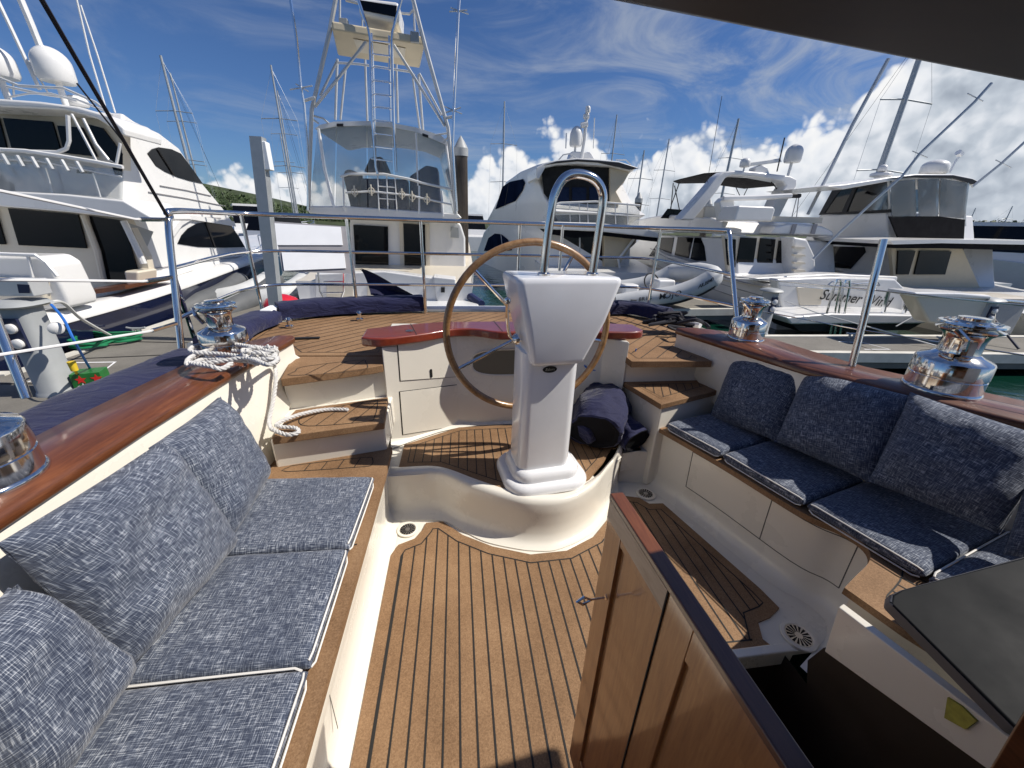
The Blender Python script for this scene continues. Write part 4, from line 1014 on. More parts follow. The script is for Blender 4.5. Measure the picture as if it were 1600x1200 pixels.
for i, (px, a, b, Yd, wpx) in enumerate([(352, 312, 356, 120, 20), (372, 314, 362, 110, 20), (392, 316, 366, 112, 20), (412, 320, 368, 110, 20), (445, 322, 360, 120, 18), (470, 326, 362, 120, 18)]):
    ptree(px, a, b, Yd, wpx, ['low bushy tree right of the white bow on the hillside', 'bushy tree on the hillside left of the grey dock post', 'dark bushy tree beside the grey dock post', 'bushy tree right behind the grey dock post', 'green tree above the white rail panel', 'green tree left of the fishing boat enclosure'][i], 20 + i)
for i, (px, a, b, Yd, wpx) in enumerate([(1512, 343, 378, 140, 14), (1532, 342, 380, 140, 16), (1553, 341, 380, 140, 13), (1575, 352, 382, 130, 15), (1597, 350, 384, 130, 14)]):
    ptree(px, a, b, Yd, wpx, ['dark shore tree next to the dark canvas of the right flybridge', 'dark shore tree right of the flybridge, second from it', 'tallest dark shore tree at the right', 'shore tree below the grey house', 'shore tree at the right picture edge'][i], 40 + i)
def house(px, py, Yd, wd, label):
    c = PY(px, py, Yd); h = thing('shore_house', label, 'house', (c.x, Yd, c.z - 2.2), 'houses on the right shore'); g = MB(); g.box((c.x, Yd, c.z - .6), (wd, 6, 3.2)); g.build('wall', 'house_wall', h, smooth=False)
    g = MB(); g.prism([V(c.x - wd * .56, Yd - 3.3, c.z + 1.0), V(c.x + wd * .56, Yd - 3.3, c.z + 1.0), V(c.x + wd * .45, Yd - 3.3, c.z + 2.0), V(c.x - wd * .45, Yd - 3.3, c.z + 2.0)], (0, 6.6, 0)); g.build('roof', 'house_roof', h, smooth=False)
    for k in range(3):
        g = MB(); g.box((c.x + (k - 1) * wd * .3, Yd - 3.02, c.z - .5), (wd * .2, .1, 1.6)); g.build('window', 'dark_glass', h, smooth=False)
house(1590, 358, 150, 12, 'grey house among the trees on the right shore')
house(1478, 366, 160, 10, 'pale house low on the right shore behind the flybridge')

# ------------------------------------------------------------------ boat helpers
def hull(cx, sta, mats, parent, wl=SEA - .3, name='hull'):
    """sta: (y, half beam at sheer, z of sheer, half beam at water)"""
    st = []; n = 6
    for i in range(len(sta) - 1):
        for k in range(n):
            t = k / n; st.append([sta[i][q] + (sta[i + 1][q] - sta[i][q]) * (t * t * (3 - 2 * t) if q else t) * 1.0 for q in range(4)])
    st.append(list(sta[-1])); g = MB(); rg = []
    for y, hb, zs, hw in st:
        row = []
        for s in (-1, 1):
            col = []
            for t, k in ((0, 0), (.3, .12), (.62, .42), (.63, .43), (1, 1)):
                col.append(Vector((cx + s * (hb + (hw - hb) * k), y, zs + (wl - zs) * t)))
            row += col if s < 0 else col[::-1]
        rg.append(row)
    g.loft(rg, caps=True)
    g.m = 1; g.loft([[Vector((cx - hb * .995, y, zs + .002)), Vector((cx + hb * .995, y, zs + .002))] for y, hb, zs, hw in st])
    return g.build(name, mats, parent, angle=50)
def pp(lst, f, v): return [f(x, y, v) for x, y in lst]
def slab(name, mat, lst, f, v, d, par, bevel=0.0, smooth=True, seg=2):
    return MB().prism(pp(lst, f, v), d).build(name, mat, par, bevel=bevel, smooth=smooth, seg=seg)
def tubes(name, mat, par, items, n=6):                 # items: (pxlist, Y or list of Y, r)
    g = MB()
    for pts, yv, r in items:
        ys = yv if hasattr(yv, '__len__') else [yv] * len(pts)
        g.tube([PY(p[0], p[1], q) for p, q in zip(pts, ys)], r, n)
    return g.build(name, mat, par)
def each(name, mat, par, items, n=6):
    for it in items: tubes(name, mat, par, [it], n)
def dome(name, c, r, h, par, mat='boat_white', post=None):
    g = MB(); pr = [(r * .88, 0), (r, h * .12), (r, h * .5)] + [(r * math.cos(a), h * .5 + h * .5 * math.sin(a)) for a in [k * math.pi / 16 for k in range(1, 8)]] + [(.01, h)]
    g.lathe(pr, c, 24)
    if post: g.tube([c, c - K * post], r * .18, 8)
    return g.build(name, mat, par, angle=60)

# ------------------------------------------------------------------ A: navy hulled motor yacht on the left
A = thing('motor_yacht', 'big white motor yacht with navy blue hull berthed on the left', 'motor yacht', (-8.1, 11, SEA))
hull(-8.1, [(4.9, 2.45, .02, 2.3), (8, 2.52, .08, 2.35), (11, 2.52, .27, 2.25), (13.5, 2.35, .40, 1.9), (16, 1.75, .52, 1.2), (18.2, .85, .68, .4), (19.6, .04, .8, .02)], ['navy_hull', 'boat_white'], A)
g = MB(); st = [(4.9, 2.45, .02), (8, 2.52, .08), (11, 2.52, .27), (13.5, 2.35, .40), (16, 1.75, .52), (18.2, .85, .68), (19.5, .06, .8)]
cu = catmull([V(-8.1 + hb, y, z) for y, hb, z in st], 6)
g.loft([[p + V(.015, 0, -.03), p + V(.02, 0, .03), p + V(-.05, 0, .11), p + V(-.22, 0, .13), p + V(-.45, 0, .10), p + V(-.5, 0, -.1)] for p in cu]); g.build('gunwale', 'boat_white', A, angle=60)
g = MB(); g.loft([[Vector((-8.1 + hb - .11 * k + .012, y, SEA + .12)), Vector((-8.1 + hb - .11 * k - .01, y, SEA - .05))] for (y, hb, k) in ((4.9, 2.45, 1), (8, 2.5, 1), (11, 2.48, 1.8))]); g.build('boot_stripe', 'boot_stripe', A)
sideA = [(192, 176), (212, 190), (250, 208), (280, 231), (318, 288), (352, 329), (368, 352), (364, 355), (386, 389), (440, 400), (300, 425), (236, 446), (226, 400), (194, 342), (190, 312)]
slab('superstructure', 'boat_white', sideA, PX, -6.0, (-4.3, 0, 0), A, bevel=.10, seg=3)
slab('side_window', 'dark_glass', [(231, 240), (238, 233), (248, 230), (268, 233), (283, 240), (301, 264), (317, 287), (298, 283), (278, 277), (258, 268), (244, 259)], PX, -5.985, (-.02, 0, 0), A)
slab('side_window', 'dark_glass', [(278, 381), (284, 368), (294, 357), (308, 349), (322, 347), (361, 352), (373, 369), (383, 386), (350, 387), (310, 386)], PX, -5.985, (-.02, 0, 0), A)
slab('window_brow', 'boat_white', [(268, 362), (280, 346), (300, 336), (366, 346), (369, 354), (300, 343), (285, 352), (272, 370)], PX, -5.93, (-.1, 0, 0), A)
g = MB(); g.tube([PX(x, y, -5.98) for x, y in ((275, 357), (284, 345), (296, 339), (345, 341))], .015, 6); g.build('moulding_line', 'grey_trim', A)
slab('saloon_bulkhead', 'boat_cream', [(-60, 318), (196, 338), (228, 400), (238, 446), (236, 452), (-60, 478)], PY, 8.42, (0, .15, 0), A, smooth=False)
slab('saloon_window', 'dark_glass', [(12, 325), (121, 335), (135, 388), (29, 383)], PY, 8.37, (0, .03, 0), A)
slab('saloon_window', 'dark_glass', [(-60, 322), (-8, 326), (8, 382), (-60, 380)], PY, 8.37, (0, .03, 0), A)
slab('saloon_door', 'dark_glass', [(139, 337), (192, 345), (214, 420), (196, 441), (162, 440)], PY, 8.37, (0, .03, 0), A)
g = MB(); g.tube(pp([(131, 336), (152, 392), (163, 442)], PY, 8.33), .05, 8); g.build('door_post', 'boat_cream', A)
g = MB(); g.tube(pp([(193, 345), (225, 412)], PY, 8.25), .05, 8); g.build('door_post', 'boat_white', A)
slab('quarter_window', 'grey_plastic', [(197, 347), (240, 362), (224, 400)], PX, -5.86, (-.03, 0, 0), A)
slab('flybridge_deck', 'boat_white', [(-80, 293), (-40, 296), (100, 303), (192, 313), (238, 340), (236, 345), (190, 341), (100, 331), (-80, 316)], PY, 7.9, (0, 1.1, 0), A, bevel=.05)
slab('flybridge_bulkhead', 'boat_cream', [(-60, 168), (150, 178), (190, 200), (192, 312), (-60, 300)], PY, 8.85, (0, .2, 0), A, smooth=False)
for q in ([(4, 184), (81, 190), (95, 238), (18, 232)], [(89, 196), (128, 199), (152, 245), (100, 239)], [(130, 192), (160, 200), (190, 240), (189, 300), (172, 252)], [(-60, 180), (-3, 183), (10, 232), (-60, 230)], [(120, 262), (146, 266), (148, 308), (118, 305)]):
    slab('flybridge_window', 'dark_glass', q, PY, 8.80, (0, .03, 0), A)
slab('spray_curtain', 'clear_vinyl', [(-60, 240), (40, 244), (192, 268), (191, 312), (-60, 298)], PY, 8.1, (0, .012, 0), A, smooth=False)
slab('hardtop', 'boat_white', [(-80, 148), (60, 158), (120, 166), (170, 180), (194, 200), (196, 214), (150, 185), (100, 172), (-80, 163)], PY, 8.3, (0, .9, 0), A, bevel=.04)
each('rail', 'white_tube', A, [([(-40, 232), (40, 236), (95, 244), (150, 253), (192, 261)], 8.0, .03), ([(-40, 246), (60, 252), (190, 276)], 8.0, .012), ([(106, 180), (108, 220), (104, 232), (90, 238), (40, 237)], 8.1, .03), ([(130, 185), (150, 225), (170, 250), (182, 256), (188, 224)], 8.1, .022), ([(112, 178), (150, 250)], 8.15, .02)])
each('rod_holder', 'grey_alloy', A, [([(x, 240 + x * .1), (x + 10, 257 + x * .1)], 7.95, .028) for x in (3, 26, 49, 72, 96, 119)])
each('stanchion', 'grey_alloy', A, [([(71, 262), (82, 302)], 8.0, .015), ([(145, 270), (157, 308)], 8.0, .015)])
slab('transom_corner', 'boat_white', [(-60, 398), (58, 400), (78, 412), (106, 468), (108, 482), (-60, 492)], PY, 6.3, (0, .5, 0), A, bevel=.05)
slab('transom_locker', 'boat_cream', [(-60, 432), (66, 438), (70, 478), (-60, 486)], PY, 6.2, (0, .2, 0), A, bevel=.03)
each('cockpit_rail', 'white_tube', A, [([(-20, 396), (56, 399), (72, 410), (90, 432)], 6.25, .025), ([(44, 400), (52, 436)], 6.25, .02)])
slab('cockpit_sole', 'varnished_cap', [(104, 458), (196, 446), (196, 452), (108, 466)], PY, 7.4, (0, 1.3, 0), A, smooth=False)
slab('bait_box', 'boat_cream', [(192, 423), (216, 424), (216, 448), (198, 450)], PY, 8.0, (0, .5, 0), A, bevel=.04)
dome('satellite_dome', PY(91, 129, 9.5), .265, .52, A, post=.5)
dome('satellite_dome', PY(0, 121, 9.5), .27, .48, A, post=.5)
dome('radar_dome', PY(122, 166, 9.8), .17, .17, A)
each('antenna', 'white_tube', A, [([(68, 86), (48, 36), (30, -6)], 9.6, .055), ([(62, 140), (20, 50), (-4, 0)], 9.4, .03), ([(165, 168), (140, 85), (119, -4)], 10.0, .016), ([(180, 176), (152, 85), (126, 8)], 10.2, .016), ([(78, 150), (45, 95)], 9.5, .015)])
each('radar_rail', 'grey_alloy', A, [([(0, 122), (30, 134), (100, 138), (150, 160), (175, 180)], 9.2, .022), ([(10, 135), (60, 146), (120, 155), (170, 176)], 9.0, .02), ([(20, 128), (22, 152)], 9.2, .015), ([(12, 152), (45, 146), (80, 146), (120, 158)], 8.9, .015)])
for k in range(7):
    y = 12.2 + k * .9; c = cu[min(len(cu) - 1, int((k + 17) * 36 / 26) if False else 18 + k * 2)]
    g = MB(); g.tube([c + V(-.25, 0, .2), c + V(-.25, 0, .55)], .015, 6); g.build('bow_stanchion', 'steel_bright', A)
g = MB(); g.tube([c + V(-.25, 0, .55) for c in cu[18:34]], .018, 6); g.build('bow_rail', 'steel_bright', A)

for (a_, b_) in (((232, 300), (352, 322)), ((250, 290), (330, 306)), ((240, 420), (400, 398))):
    g = MB(); g.tube([PX(a_[0], a_[1], -5.985), PX((a_[0] + b_[0]) / 2, (a_[1] + b_[1]) / 2 - 1, -5.985), PX(b_[0], b_[1], -5.985)], .010, 5); g.build('moulding_line', 'grey_trim', A)
g = MB(); g.tube([PX(246, 233, -5.975), PX(272, 274, -5.975)], .02, 5); g.build('window_mullion', 'black_rubber', A)
g = MB(); g.tube([PX(322, 348, -5.975), PX(336, 386, -5.975)], .02, 5); g.build('window_mullion', 'black_rubber', A)
# ------------------------------------------------------------------ B: sport fishing boat with tuna tower
B = thing('fishing_boat', 'white sport fishing boat with tall aluminium tuna tower, stern towards us', 'fishing boat', (-1.6, 13, SEA))
hull(-1.60, [(9.3, 1.95, .22, 1.8), (12, 2.1, .35, 1.9), (16, 2.1, .8, 1.6), (19, 1.6, 1.2, .9), (22.5, .05, 1.7, .02)], ['boat_white', 'boat_cream'], B)
slab('swim_platform', 'boat_white', [(425, 477), (748, 477), (750, 489), (420, 490)], PY, 8.7, (0, .6, 0), B, bevel=.03)
slab('transom_locker', 'boat_white', [(492, 428), (600, 424), (690, 436), (692, 474), (492, 476)], PY, 9.28, (0, .4, 0), B, bevel=.03)
for x0, x1 in ((510, 552), (574, 600)): slab('transom_hatch', 'boat_cream', [(x0, 445), (x1, 443), (x1, 474), (x0, 474)], PY, 9.26, (0, .03, 0), B, bevel=.008)
each('transom_ladder', 'steel_bright', B, [([(497, 425), (500, 455), (507, 468), (507, 478)], 9.1, .022), ([(537, 424), (537, 455), (532, 468), (530, 478)], 9.1, .022), ([(505, 458), (536, 457)], 9.1, .015), ([(506, 440), (537, 440)], 9.1, .015)])
slab('cockpit_step', 'grey_plastic', [(662, 450), (680, 450), (682, 466), (662, 467)], PY, 9.6, (0, .5, 0), B, smooth=False)
slab('bait_tank', 'boat_white', [(676, 432), (712, 436), (712, 476), (684, 477)], PY, 9.2, (0, .5, 0), B, bevel=.03)
slab('tank_latch', 'black_rubber', [(689, 449), (695, 449), (695, 457), (689, 457)], PY, 9.18, (0, .03, 0), B, smooth=False)
slab('house', 'boat_white', [(546, 338), (706, 340), (720, 350), (727, 372), (728, 478), (546, 478)], PY, 11.8, (0, 5.0, 0), B, bevel=.06)
slab('saloon_window', 'dark_glass', [(552, 351), (606, 354), (607, 422), (556, 421)], PY, 11.75, (0, .04, 0), B, smooth=False)
slab('door_frame', 'boat_cream', [(624, 346), (671, 350), (672, 455), (626, 453)], PY, 11.76, (0, .03, 0), B, smooth=False)
slab('saloon_door', 'dark_glass', [(630, 349), (664, 351), (666, 444), (633, 444)], PY, 11.72, (0, .03, 0), B, smooth=False)
slab('vent_grille', 'grey_plastic', [(704, 354), (716, 356), (717, 372), (704, 371)], PY, 11.75, (0, .03, 0), B, smooth=False)
slab('flybridge_deck', 'boat_white', [(480, 322), (540, 322), (716, 334), (722, 341), (700, 344), (548, 338), (482, 333)], PY, 11.0, (0, 4.0, 0), B, bevel=.03)
ht = [(492, 201), (500, 195), (522, 190), (575, 189), (612, 192), (650, 199), (690, 212), (700, 222), (699, 227), (650, 206), (612, 199), (575, 196), (524, 197), (500, 202)]
slab('hardtop', 'boat_white', ht, PY, 11.0, (0, 2.9, 0), B)
slab('hardtop_light', 'black_rubber', [(526, 193), (536, 193), (536, 197), (526, 197)], PY, 10.97, (0, .05, 0), B, smooth=False)
slab('hardtop_light', 'black_rubber', [(660, 208), (669, 211), (669, 215), (660, 212)], PY, 10.97, (0, .05, 0), B, smooth=False)
vin = [([(496, 200), (525, 196), (522, 325), (484, 325)], 11.05), ([(527, 196), (572, 195), (574, 327), (524, 325)], 11.05), ([(574, 195), (612, 198), (617, 330), (576, 327)], 11.05), ([(614, 198), (650, 205), (655, 333), (619, 330)], 11.05), ([(652, 205), (697, 225), (715, 338), (657, 333)], 11.05)]
for q, yv in vin: slab('clear_curtain', 'clear_vinyl', q, PY, yv, (0, .01, 0), B, smooth=False)
e0, e1 = PY(697, 225, 11.05), PY(715, 338, 11.05); MB().prism([e0, e0 + V(-.25, 2.6, 0), e1 + V(-.1, 2.8, 0), e1], (.01, 0, 0)).build('clear_curtain', 'clear_vinyl', B, smooth=False)
each('curtain_seam', 'pale_board', B, [([(498, 201), (506, 260), (522, 325)], 11.02, .035), ([(650, 207), (653, 290)], 11.02, .02), ([(697, 226), (708, 300), (714, 334)], 11.02, .02), ([(655, 290), (655, 334)], 11.0, .025), ([(690, 298), (692, 338)], 11.0, .025)])
each('flybridge_rail', 'white_tube', B, [([(532, 276), (545, 272), (600, 272), (640, 280), (660, 286), (706, 296)], 10.95, .028), ([(540, 301), (580, 299), (640, 305), (706, 320)], 10.95, .022), ([(536, 276), (538, 330)], 10.95, .022), ([(590, 272), (592, 328)], 10.95, .016), ([(604, 272), (606, 328)], 10.95, .016), ([(617, 274), (620, 330)], 10.95, .016), ([(591, 291), (619, 293)], 10.95, .012), ([(591, 310), (619, 312)], 10.95, .012)])
for x, y in ((554, 300), (580, 298), (628, 304), (644, 308), (667, 312)):
    g = MB(); c = PY(x, y, 10.9); g.tube([c + V(.07 * math.cos(t), 0, .07 * math.sin(t)) for t in [k * math.pi / 8 for k in range(16)]], .011, 6, closed=True); g.tube([c + K * .14, c - K * .11], .018, 6); g.build('rod_holder', 'boat_cream', B)
slab('helm_seat_cover', 'black_canvas', [(568, 268), (578, 246), (596, 244), (604, 262), (608, 272)], PY, 12.6, (0, .6, 0), B, bevel=.05)
slab('seat_cover', 'black_canvas', [(536, 276), (538, 266), (546, 264), (560, 270), (560, 326), (548, 326)], PY, 12.4, (0, .6, 0), B, bevel=.05)
slab('console_cover', 'navy_canvas', [(640, 275), (666, 258), (684, 262), (690, 335), (640, 333)], PY, 12.9, (0, .8, 0), B, bevel=.05)
slab('flybridge_seat', 'navy_canvas', [(548, 278), (636, 280), (638, 332), (550, 330)], PY, 12.7, (0, .5, 0), B, bevel=.05)
# tower
each('tower_leg', 'grey_alloy', B, [
    ([(526, -10), (515, 50), (487, 172), (484, 250), (482, 330)], 10.9, .045), ([(643, -10), (665, 75), (700, 200), (709, 290), (712, 335)], 10.9, .045),
    ([(527, 92), (524, 187)], 13.2, .035), ([(540, 107), (532, 187)], 13.4, .03), ([(570, 82), (574, 190)], 13.2, .03), ([(619, 90), (622, 192)], 13.2, .03), ([(645, 122), (656, 202)], 13.4, .03), ([(654, 117), (661, 204)], 13.2, .035)])
each('tower_brace', 'grey_alloy', B, [([(572, 65), (530, 120), (492, 167)], 10.9, .032), ([(615, 70), (650, 125), (695, 197)], 10.9, .032), ([(527, 95), (500, 150)], 11.4, .028), ([(655, 115), (690, 180)], 11.4, .028), ([(528, 98), (560, 100), (640, 112), (648, 118)], 13.0, .028), ([(487, 180), (505, 185), (514, 193)], 11.0, .02), ([(488, 186), (498, 193)], 11.0, .02), ([(700, 208), (680, 211)], 11.0, .02), ([(700, 215), (692, 222)], 11.0, .02), ([(531, 30), (531, -8)], 12.0, .025), ([(566, 50), (566, 20)], 12.0, .02), ([(618, 60), (618, 28)], 12.0, .02), ([(648, 48), (645, -8)], 12.0, .025), ([(540, 0), (560, 5)], 11.5, .03), ([(622, 20), (640, 22), (648, 12)], 11.5, .025)])
tp4 = [PZ(x, y, 5.15) for x, y in ((519, 47), (664, 71), (656, 107), (528, 87))]
MB().prism(tp4, (0, 0, .16)).build('tower_platform', 'tan_soffit', B, bevel=.04)
MB().prism([PZ(x, y, 5.13) for x, y in ((552, 61), (634, 76), (632, 92), (560, 82))], (0, 0, .012)).build('platform_hatch', 'boat_cream', B, bevel=.004)
ubox = [PY(x, y, 10.9) for x, y in ((558, -6), (624, 2), (623, 37), (561, 23))]
MB().prism(ubox, (0, .9, .0)).build('tower_console', 'boat_white', B, bevel=.08, seg=3)
MB().prism([PY(x, y, 10.88) for x, y in ((562, 0), (620, 9), (618, 26), (563, 15))], (0, .03, 0)).build('console_screen', 'dark_glass', B, smooth=False)
slab('floodlight', 'grey_plastic', [(529, 27), (542, 28), (543, 46), (530, 45)], PY, 10.9, (0, .15, 0), B, bevel=.01)
slab('floodlight', 'grey_plastic', [(641, 48), (654, 50), (655, 66), (641, 65)], PY, 10.9, (0, .15, 0), B, bevel=.01)
each('ladder_rail', 'steel_bright', B, [([(558, -5), (575, 45), (578, 60), (581, 185), (587, 262), (590, 272)], 10.7, .03), ([(581, 52), (585, 190), (587, 262)], 10.8, .025), ([(628, -5), (613, 50), (612, 62), (615, 190), (619, 268)], 10.7, .03), ([(608, 56), (610, 190)], 10.8, .025)])
each('ladder_rung', 'steel_bright', B, [([(580, y), (613, y + 4)], 10.75, .016) for y in (63, 84, 104, 125, 146, 166, 187, 208, 228, 248)])
each('outrigger', 'steel_bright', B, [([(453, -6), (463, 60), (470, 137), (475, 165), (480, 230), (482, 328)], 10.6, .03), ([(718, -6), (716, 20), (709, 172), (707, 230), (714, 330)], 10.6, .03)])
each('outrigger_spreader', 'grey_alloy', B, [([(453, 140), (488, 134)], 10.6, .014), ([(462, 131), (482, 143)], 10.6, .012), ([(702, 18), (730, 16)], 10.6, .014), ([(704, 12), (732, 22)], 10.6, .012), ([(696, 176), (720, 168)], 10.6, .014), ([(694, 166), (722, 178)], 10.6, .012), ([(474, 158), (492, 152)], 10.7, .03), ([(697, 184), (709, 182)], 10.7, .03)])

# ------------------------------------------------------------------ C: white flybridge yacht behind the wheel
C = thing('motor_yacht', 'white flybridge motor yacht behind the steering wheel with rounded hardtop and radar mast', 'motor yacht', (5.2, 19, SEA))
def cy(px): return 15.2 + (852 - px) * .095
_c0, _c1 = PY(852, 300, 15.2), PY(762, 345, 23.5); _ct = (_c1 - _c0); _cn = Vector((-_ct.y, _ct.x, 0)).normalized()
if _cn.x > 0: _cn = -_cn
def CS(x, y): return PP(x, y, _c0, _cn)
cside = [(856, 252), (838, 257), (812, 268), (790, 284), (778, 310), (768, 330), (761, 343), (758, 350), (764, 352), (756, 362), (745, 394), (742, 440), (760, 470), (852, 455), (852, 345), (868, 330), (860, 322), (850, 306), (841, 281), (846, 264)]
MB().prism([CS(*p) for p in cside], (3.5, .3, 0)).build('superstructure', 'boat_white', C, bevel=.08, seg=3)
def cpane(l, mat, nm, lift=.02): return MB().prism([CS(*p) + _cn * lift for p in l], _cn * .02).build(nm, mat, C)
cpane([(775, 327), (786, 292), (798, 284), (818, 280), (821, 286), (817, 298), (806, 314)], 'matte_pane', 'side_window')
g = MB(); g.tube([CS(796, 287) + _cn * .03, CS(790, 321) + _cn * .03], .025, 5); g.build('window_mullion', 'black_rubber', C)
g = MB(); g.tube([CS(784, 366) + _cn * .03, CS(787, 393) + _cn * .03], .03, 5); g.build('window_mullion', 'boat_white', C)
cpane([(757, 392), (764, 372), (774, 365), (784, 366), (794, 374), (801, 391), (780, 393)], 'matte_pane', 'side_window')
hull(5.35, [(13.6, 2.2, .05, 2.0), (18, 2.3, .4, 1.9), (22, 2.0, .8, 1.2), (27, .05, 1.3, .02)], ['boat_white', 'boat_white'], C)
CY = 15.0
slab('flybridge_shade_sheet', 'black_void', [(846, 264), (870, 258), (955, 262), (955, 318), (866, 322), (850, 302)], PY, CY, (0, .05, 0), C, smooth=False)  # flat black sheet stands in for the shade inside the flybridge
slab('hardtop', 'boat_white', [(838, 262), (852, 254), (870, 250), (902, 247), (935, 249), (967, 252), (998, 262), (985, 267), (955, 260), (902, 256), (870, 258), (852, 262), (842, 280), (838, 278)], PY, CY - .3, (0, 1.8, 0), C, bevel=.03)
slab('hardtop_edge', 'black_rubber', [(850, 258), (870, 252), (902, 249), (935, 251), (967, 254), (998, 263), (984, 265), (935, 254), (902, 252), (870, 255)], PY, CY - .36, (0, .05, 0), C)
slab('hardtop_wing', 'tan_soffit', [(953, 262), (986, 266), (975, 285), (963, 299), (973, 318), (953, 318)], PY, CY - .1, (0, .4, 0), C, bevel=.03)
for q in ([(866, 292), (889, 293), (889, 314), (866, 316)], [(894, 293), (916, 293), (916, 313), (894, 314)], [(921, 293), (950, 292), (950, 313), (921, 313)]): slab('flybridge_window', 'blue_glass', q, PY, CY - .03, (0, .02, 0), C, smooth=False)
each('flybridge_rail', 'white_tube', C, [([(862, 322), (876, 317), (930, 315), (1000, 321)], CY - .6, .035), ([(868, 335), (930, 334), (1000, 338)], CY - .6, .022)] + [([(x, 317), (x + 1, 350)], CY - .6, .02) for x in (890, 905, 918, 937, 961, 980)])
slab('flybridge_skirt', 'clear_vinyl', [(864, 322), (930, 318), (1000, 323), (998, 352), (872, 348)], PY, CY - .55, (0, .01, 0), C, smooth=False)
slab('flybridge_deck', 'boat_white', [(846, 346), (930, 348), (1005, 356), (1032, 366), (1030, 372), (940, 362), (850, 358)], PY, CY - .8, (0, 1.2, 0), C, bevel=.04)
slab('cockpit_awning', 'black_canvas', [(850, 358), (940, 360), (1032, 372), (1028, 378), (940, 368), (900, 372), (860, 366)], PY, CY - .7, (0, .8, 0), C)
slab('saloon_bulkhead', 'dark_glass', [(852, 364), (946, 364), (944, 452), (852, 452)], PY, CY, (0, .05, 0), C, smooth=False)
for x in (876, 905): slab('door_post', 'grey_alloy', [(x, 366), (x + 2, 366), (x + 2, 450), (x, 450)], PY, CY - .03, (0, .03, 0), C, smooth=False)
slab('cockpit_wing', 'tan_soffit', [(944, 364), (995, 370), (980, 395), (966, 418), (970, 450), (944, 452)], PY, CY - .2, (0, .5, 0), C, bevel=.03)
each('wing_strut', 'white_tube', C, [([(992, 371), (966, 405), (972, 440), (985, 470)], CY - .3, .05)])
slab('transom', 'boat_white', [(850, 446), (985, 446), (1000, 470), (850, 472)], PY, 13.7, (0, .4, 0), C, bevel=.04)
each('radar_mast', 'boat_white', C, [([(918, 166), (913, 220), (908, 250)], CY + .3, .06), ([(912, 182), (920, 182)], CY + .3, .08), ([(908, 196), (918, 194)], CY + .3, .09)])
c = PY(899, 229, CY + .4); dome('satellite_dome', c, .22, .62, C, post=.4)
slab('mast_base', 'boat_white', [(894, 236), (924, 238), (930, 249), (890, 248)], PY, CY + .3, (0, .5, 0), C, bevel=.04)
dome('searchlight', PY(919, 176, CY + .2), .07, .2, C)
each('antenna', 'white_tube', C, [([(929, 184), (927, 232)], CY + .3, .018), ([(885, 208), (884, 232)], CY + .3, .022)])
each('roof_rail', 'grey_alloy', C, [([(873, 250), (880, 242), (890, 240), (900, 247)], CY - .1, .022), ([(962, 250), (978, 250), (986, 258)], CY - .1, .02)])

# ------------------------------------------------------------------ D: cruiser with raked arch
D = thing('motor_cruiser', 'white cruiser with raked arch, black bimini and a name on its transom', 'motor cruiser', (9.9, 13, SEA))
hull(9.95, [(8.65, 2.0, .30, 1.75), (11, 2.1, .40, 1.8), (14, 2.1, .62, 1.6), (17, 1.6, .9, .9), (19.5, .05, 1.2, .02)], ['boat_white', 'boat_white'], D)
slab('transom', 'boat_white', [(1214, 436), (1300, 433), (1400, 436), (1416, 452), (1410, 488), (1225, 500)], PY, 8.6, (0, .3, 0), D, bevel=.05)
slab('transom_door', 'boat_cream', [(1246, 449), (1287, 450), (1283, 476), (1250, 477)], PY, 8.57, (0, .04, 0), D, bevel=.01)
slab('swim_platform', 'boat_white', [(1228, 496), (1300, 490), (1456, 493), (1458, 503), (1440, 506), (1236, 507)], PY, 7.7, (0, .95, 0), D, bevel=.04)
slab('platform_skirt', 'black_rubber', [(1236, 506), (1440, 505), (1420, 516), (1250, 518)], PY, 7.8, (0, .8, 0), D, smooth=False)
tx = MB(); c = PY(1338, 467, 8.57); text_mb(tx, 'Summer Wind', .36, c, V(1, 0, -.09), V(.22, 0, 1), .12, .004); tx.build('boat_name', 'black_print', D, smooth=False)
slab('cabin_side', 'boat_white', [(1006, 366), (1148, 372), (1152, 440), (962, 408)], PX, 8.25, (3.4, 0, 0), D, bevel=.08)
for q in ([(1014, 400), (1033, 371), (1053, 371), (1047, 403)], [(1053, 404), (1059, 370), (1083, 371), (1075, 406)], [(1078, 407), (1085, 371), (1094, 371), (1100, 385), (1103, 408)]): slab('cabin_window', 'dark_glass', q, PX, 8.23, (.03, 0, 0), D, smooth=False)
slab('aft_bulkhead', 'boat_cream', [(1132, 368), (1240, 371), (1246, 436), (1140, 436)], PY, 11.0, (0, .15, 0), D, smooth=False)
for q in ([(1134, 373), (1150, 374), (1149, 418), (1137, 414)], [(1158, 371), (1183, 372), (1176, 421), (1150, 420)], [(1189, 372), (1212, 374), (1206, 423), (1182, 421)], [(1218, 376), (1233, 376), (1228, 411), (1213, 411)]): slab('saloon_window', 'dark_glass', q, PY, 10.95, (0, .04, 0), D, smooth=False)
slab('flybridge_stair', 'boat_white', [(1240, 370), (1262, 374), (1274, 400), (1276, 430), (1240, 434)], PY, 10.5, (0, .6, 0), D, bevel=.06)
for k in range(4): slab('stair_tread', 'boat_cream', [(1241, 385 + 12 * k), (1258, 386 + 12 * k), (1259, 389 + 12 * k), (1241, 388 + 12 * k)], PY, 10.4, (0, .1, 0), D, smooth=False)
slab('cockpit_coaming', 'boat_white', [(1150, 436), (1300, 428), (1404, 432), (1402, 440), (1216, 442)], PY, 9.2, (0, .5, 0), D, bevel=.04)
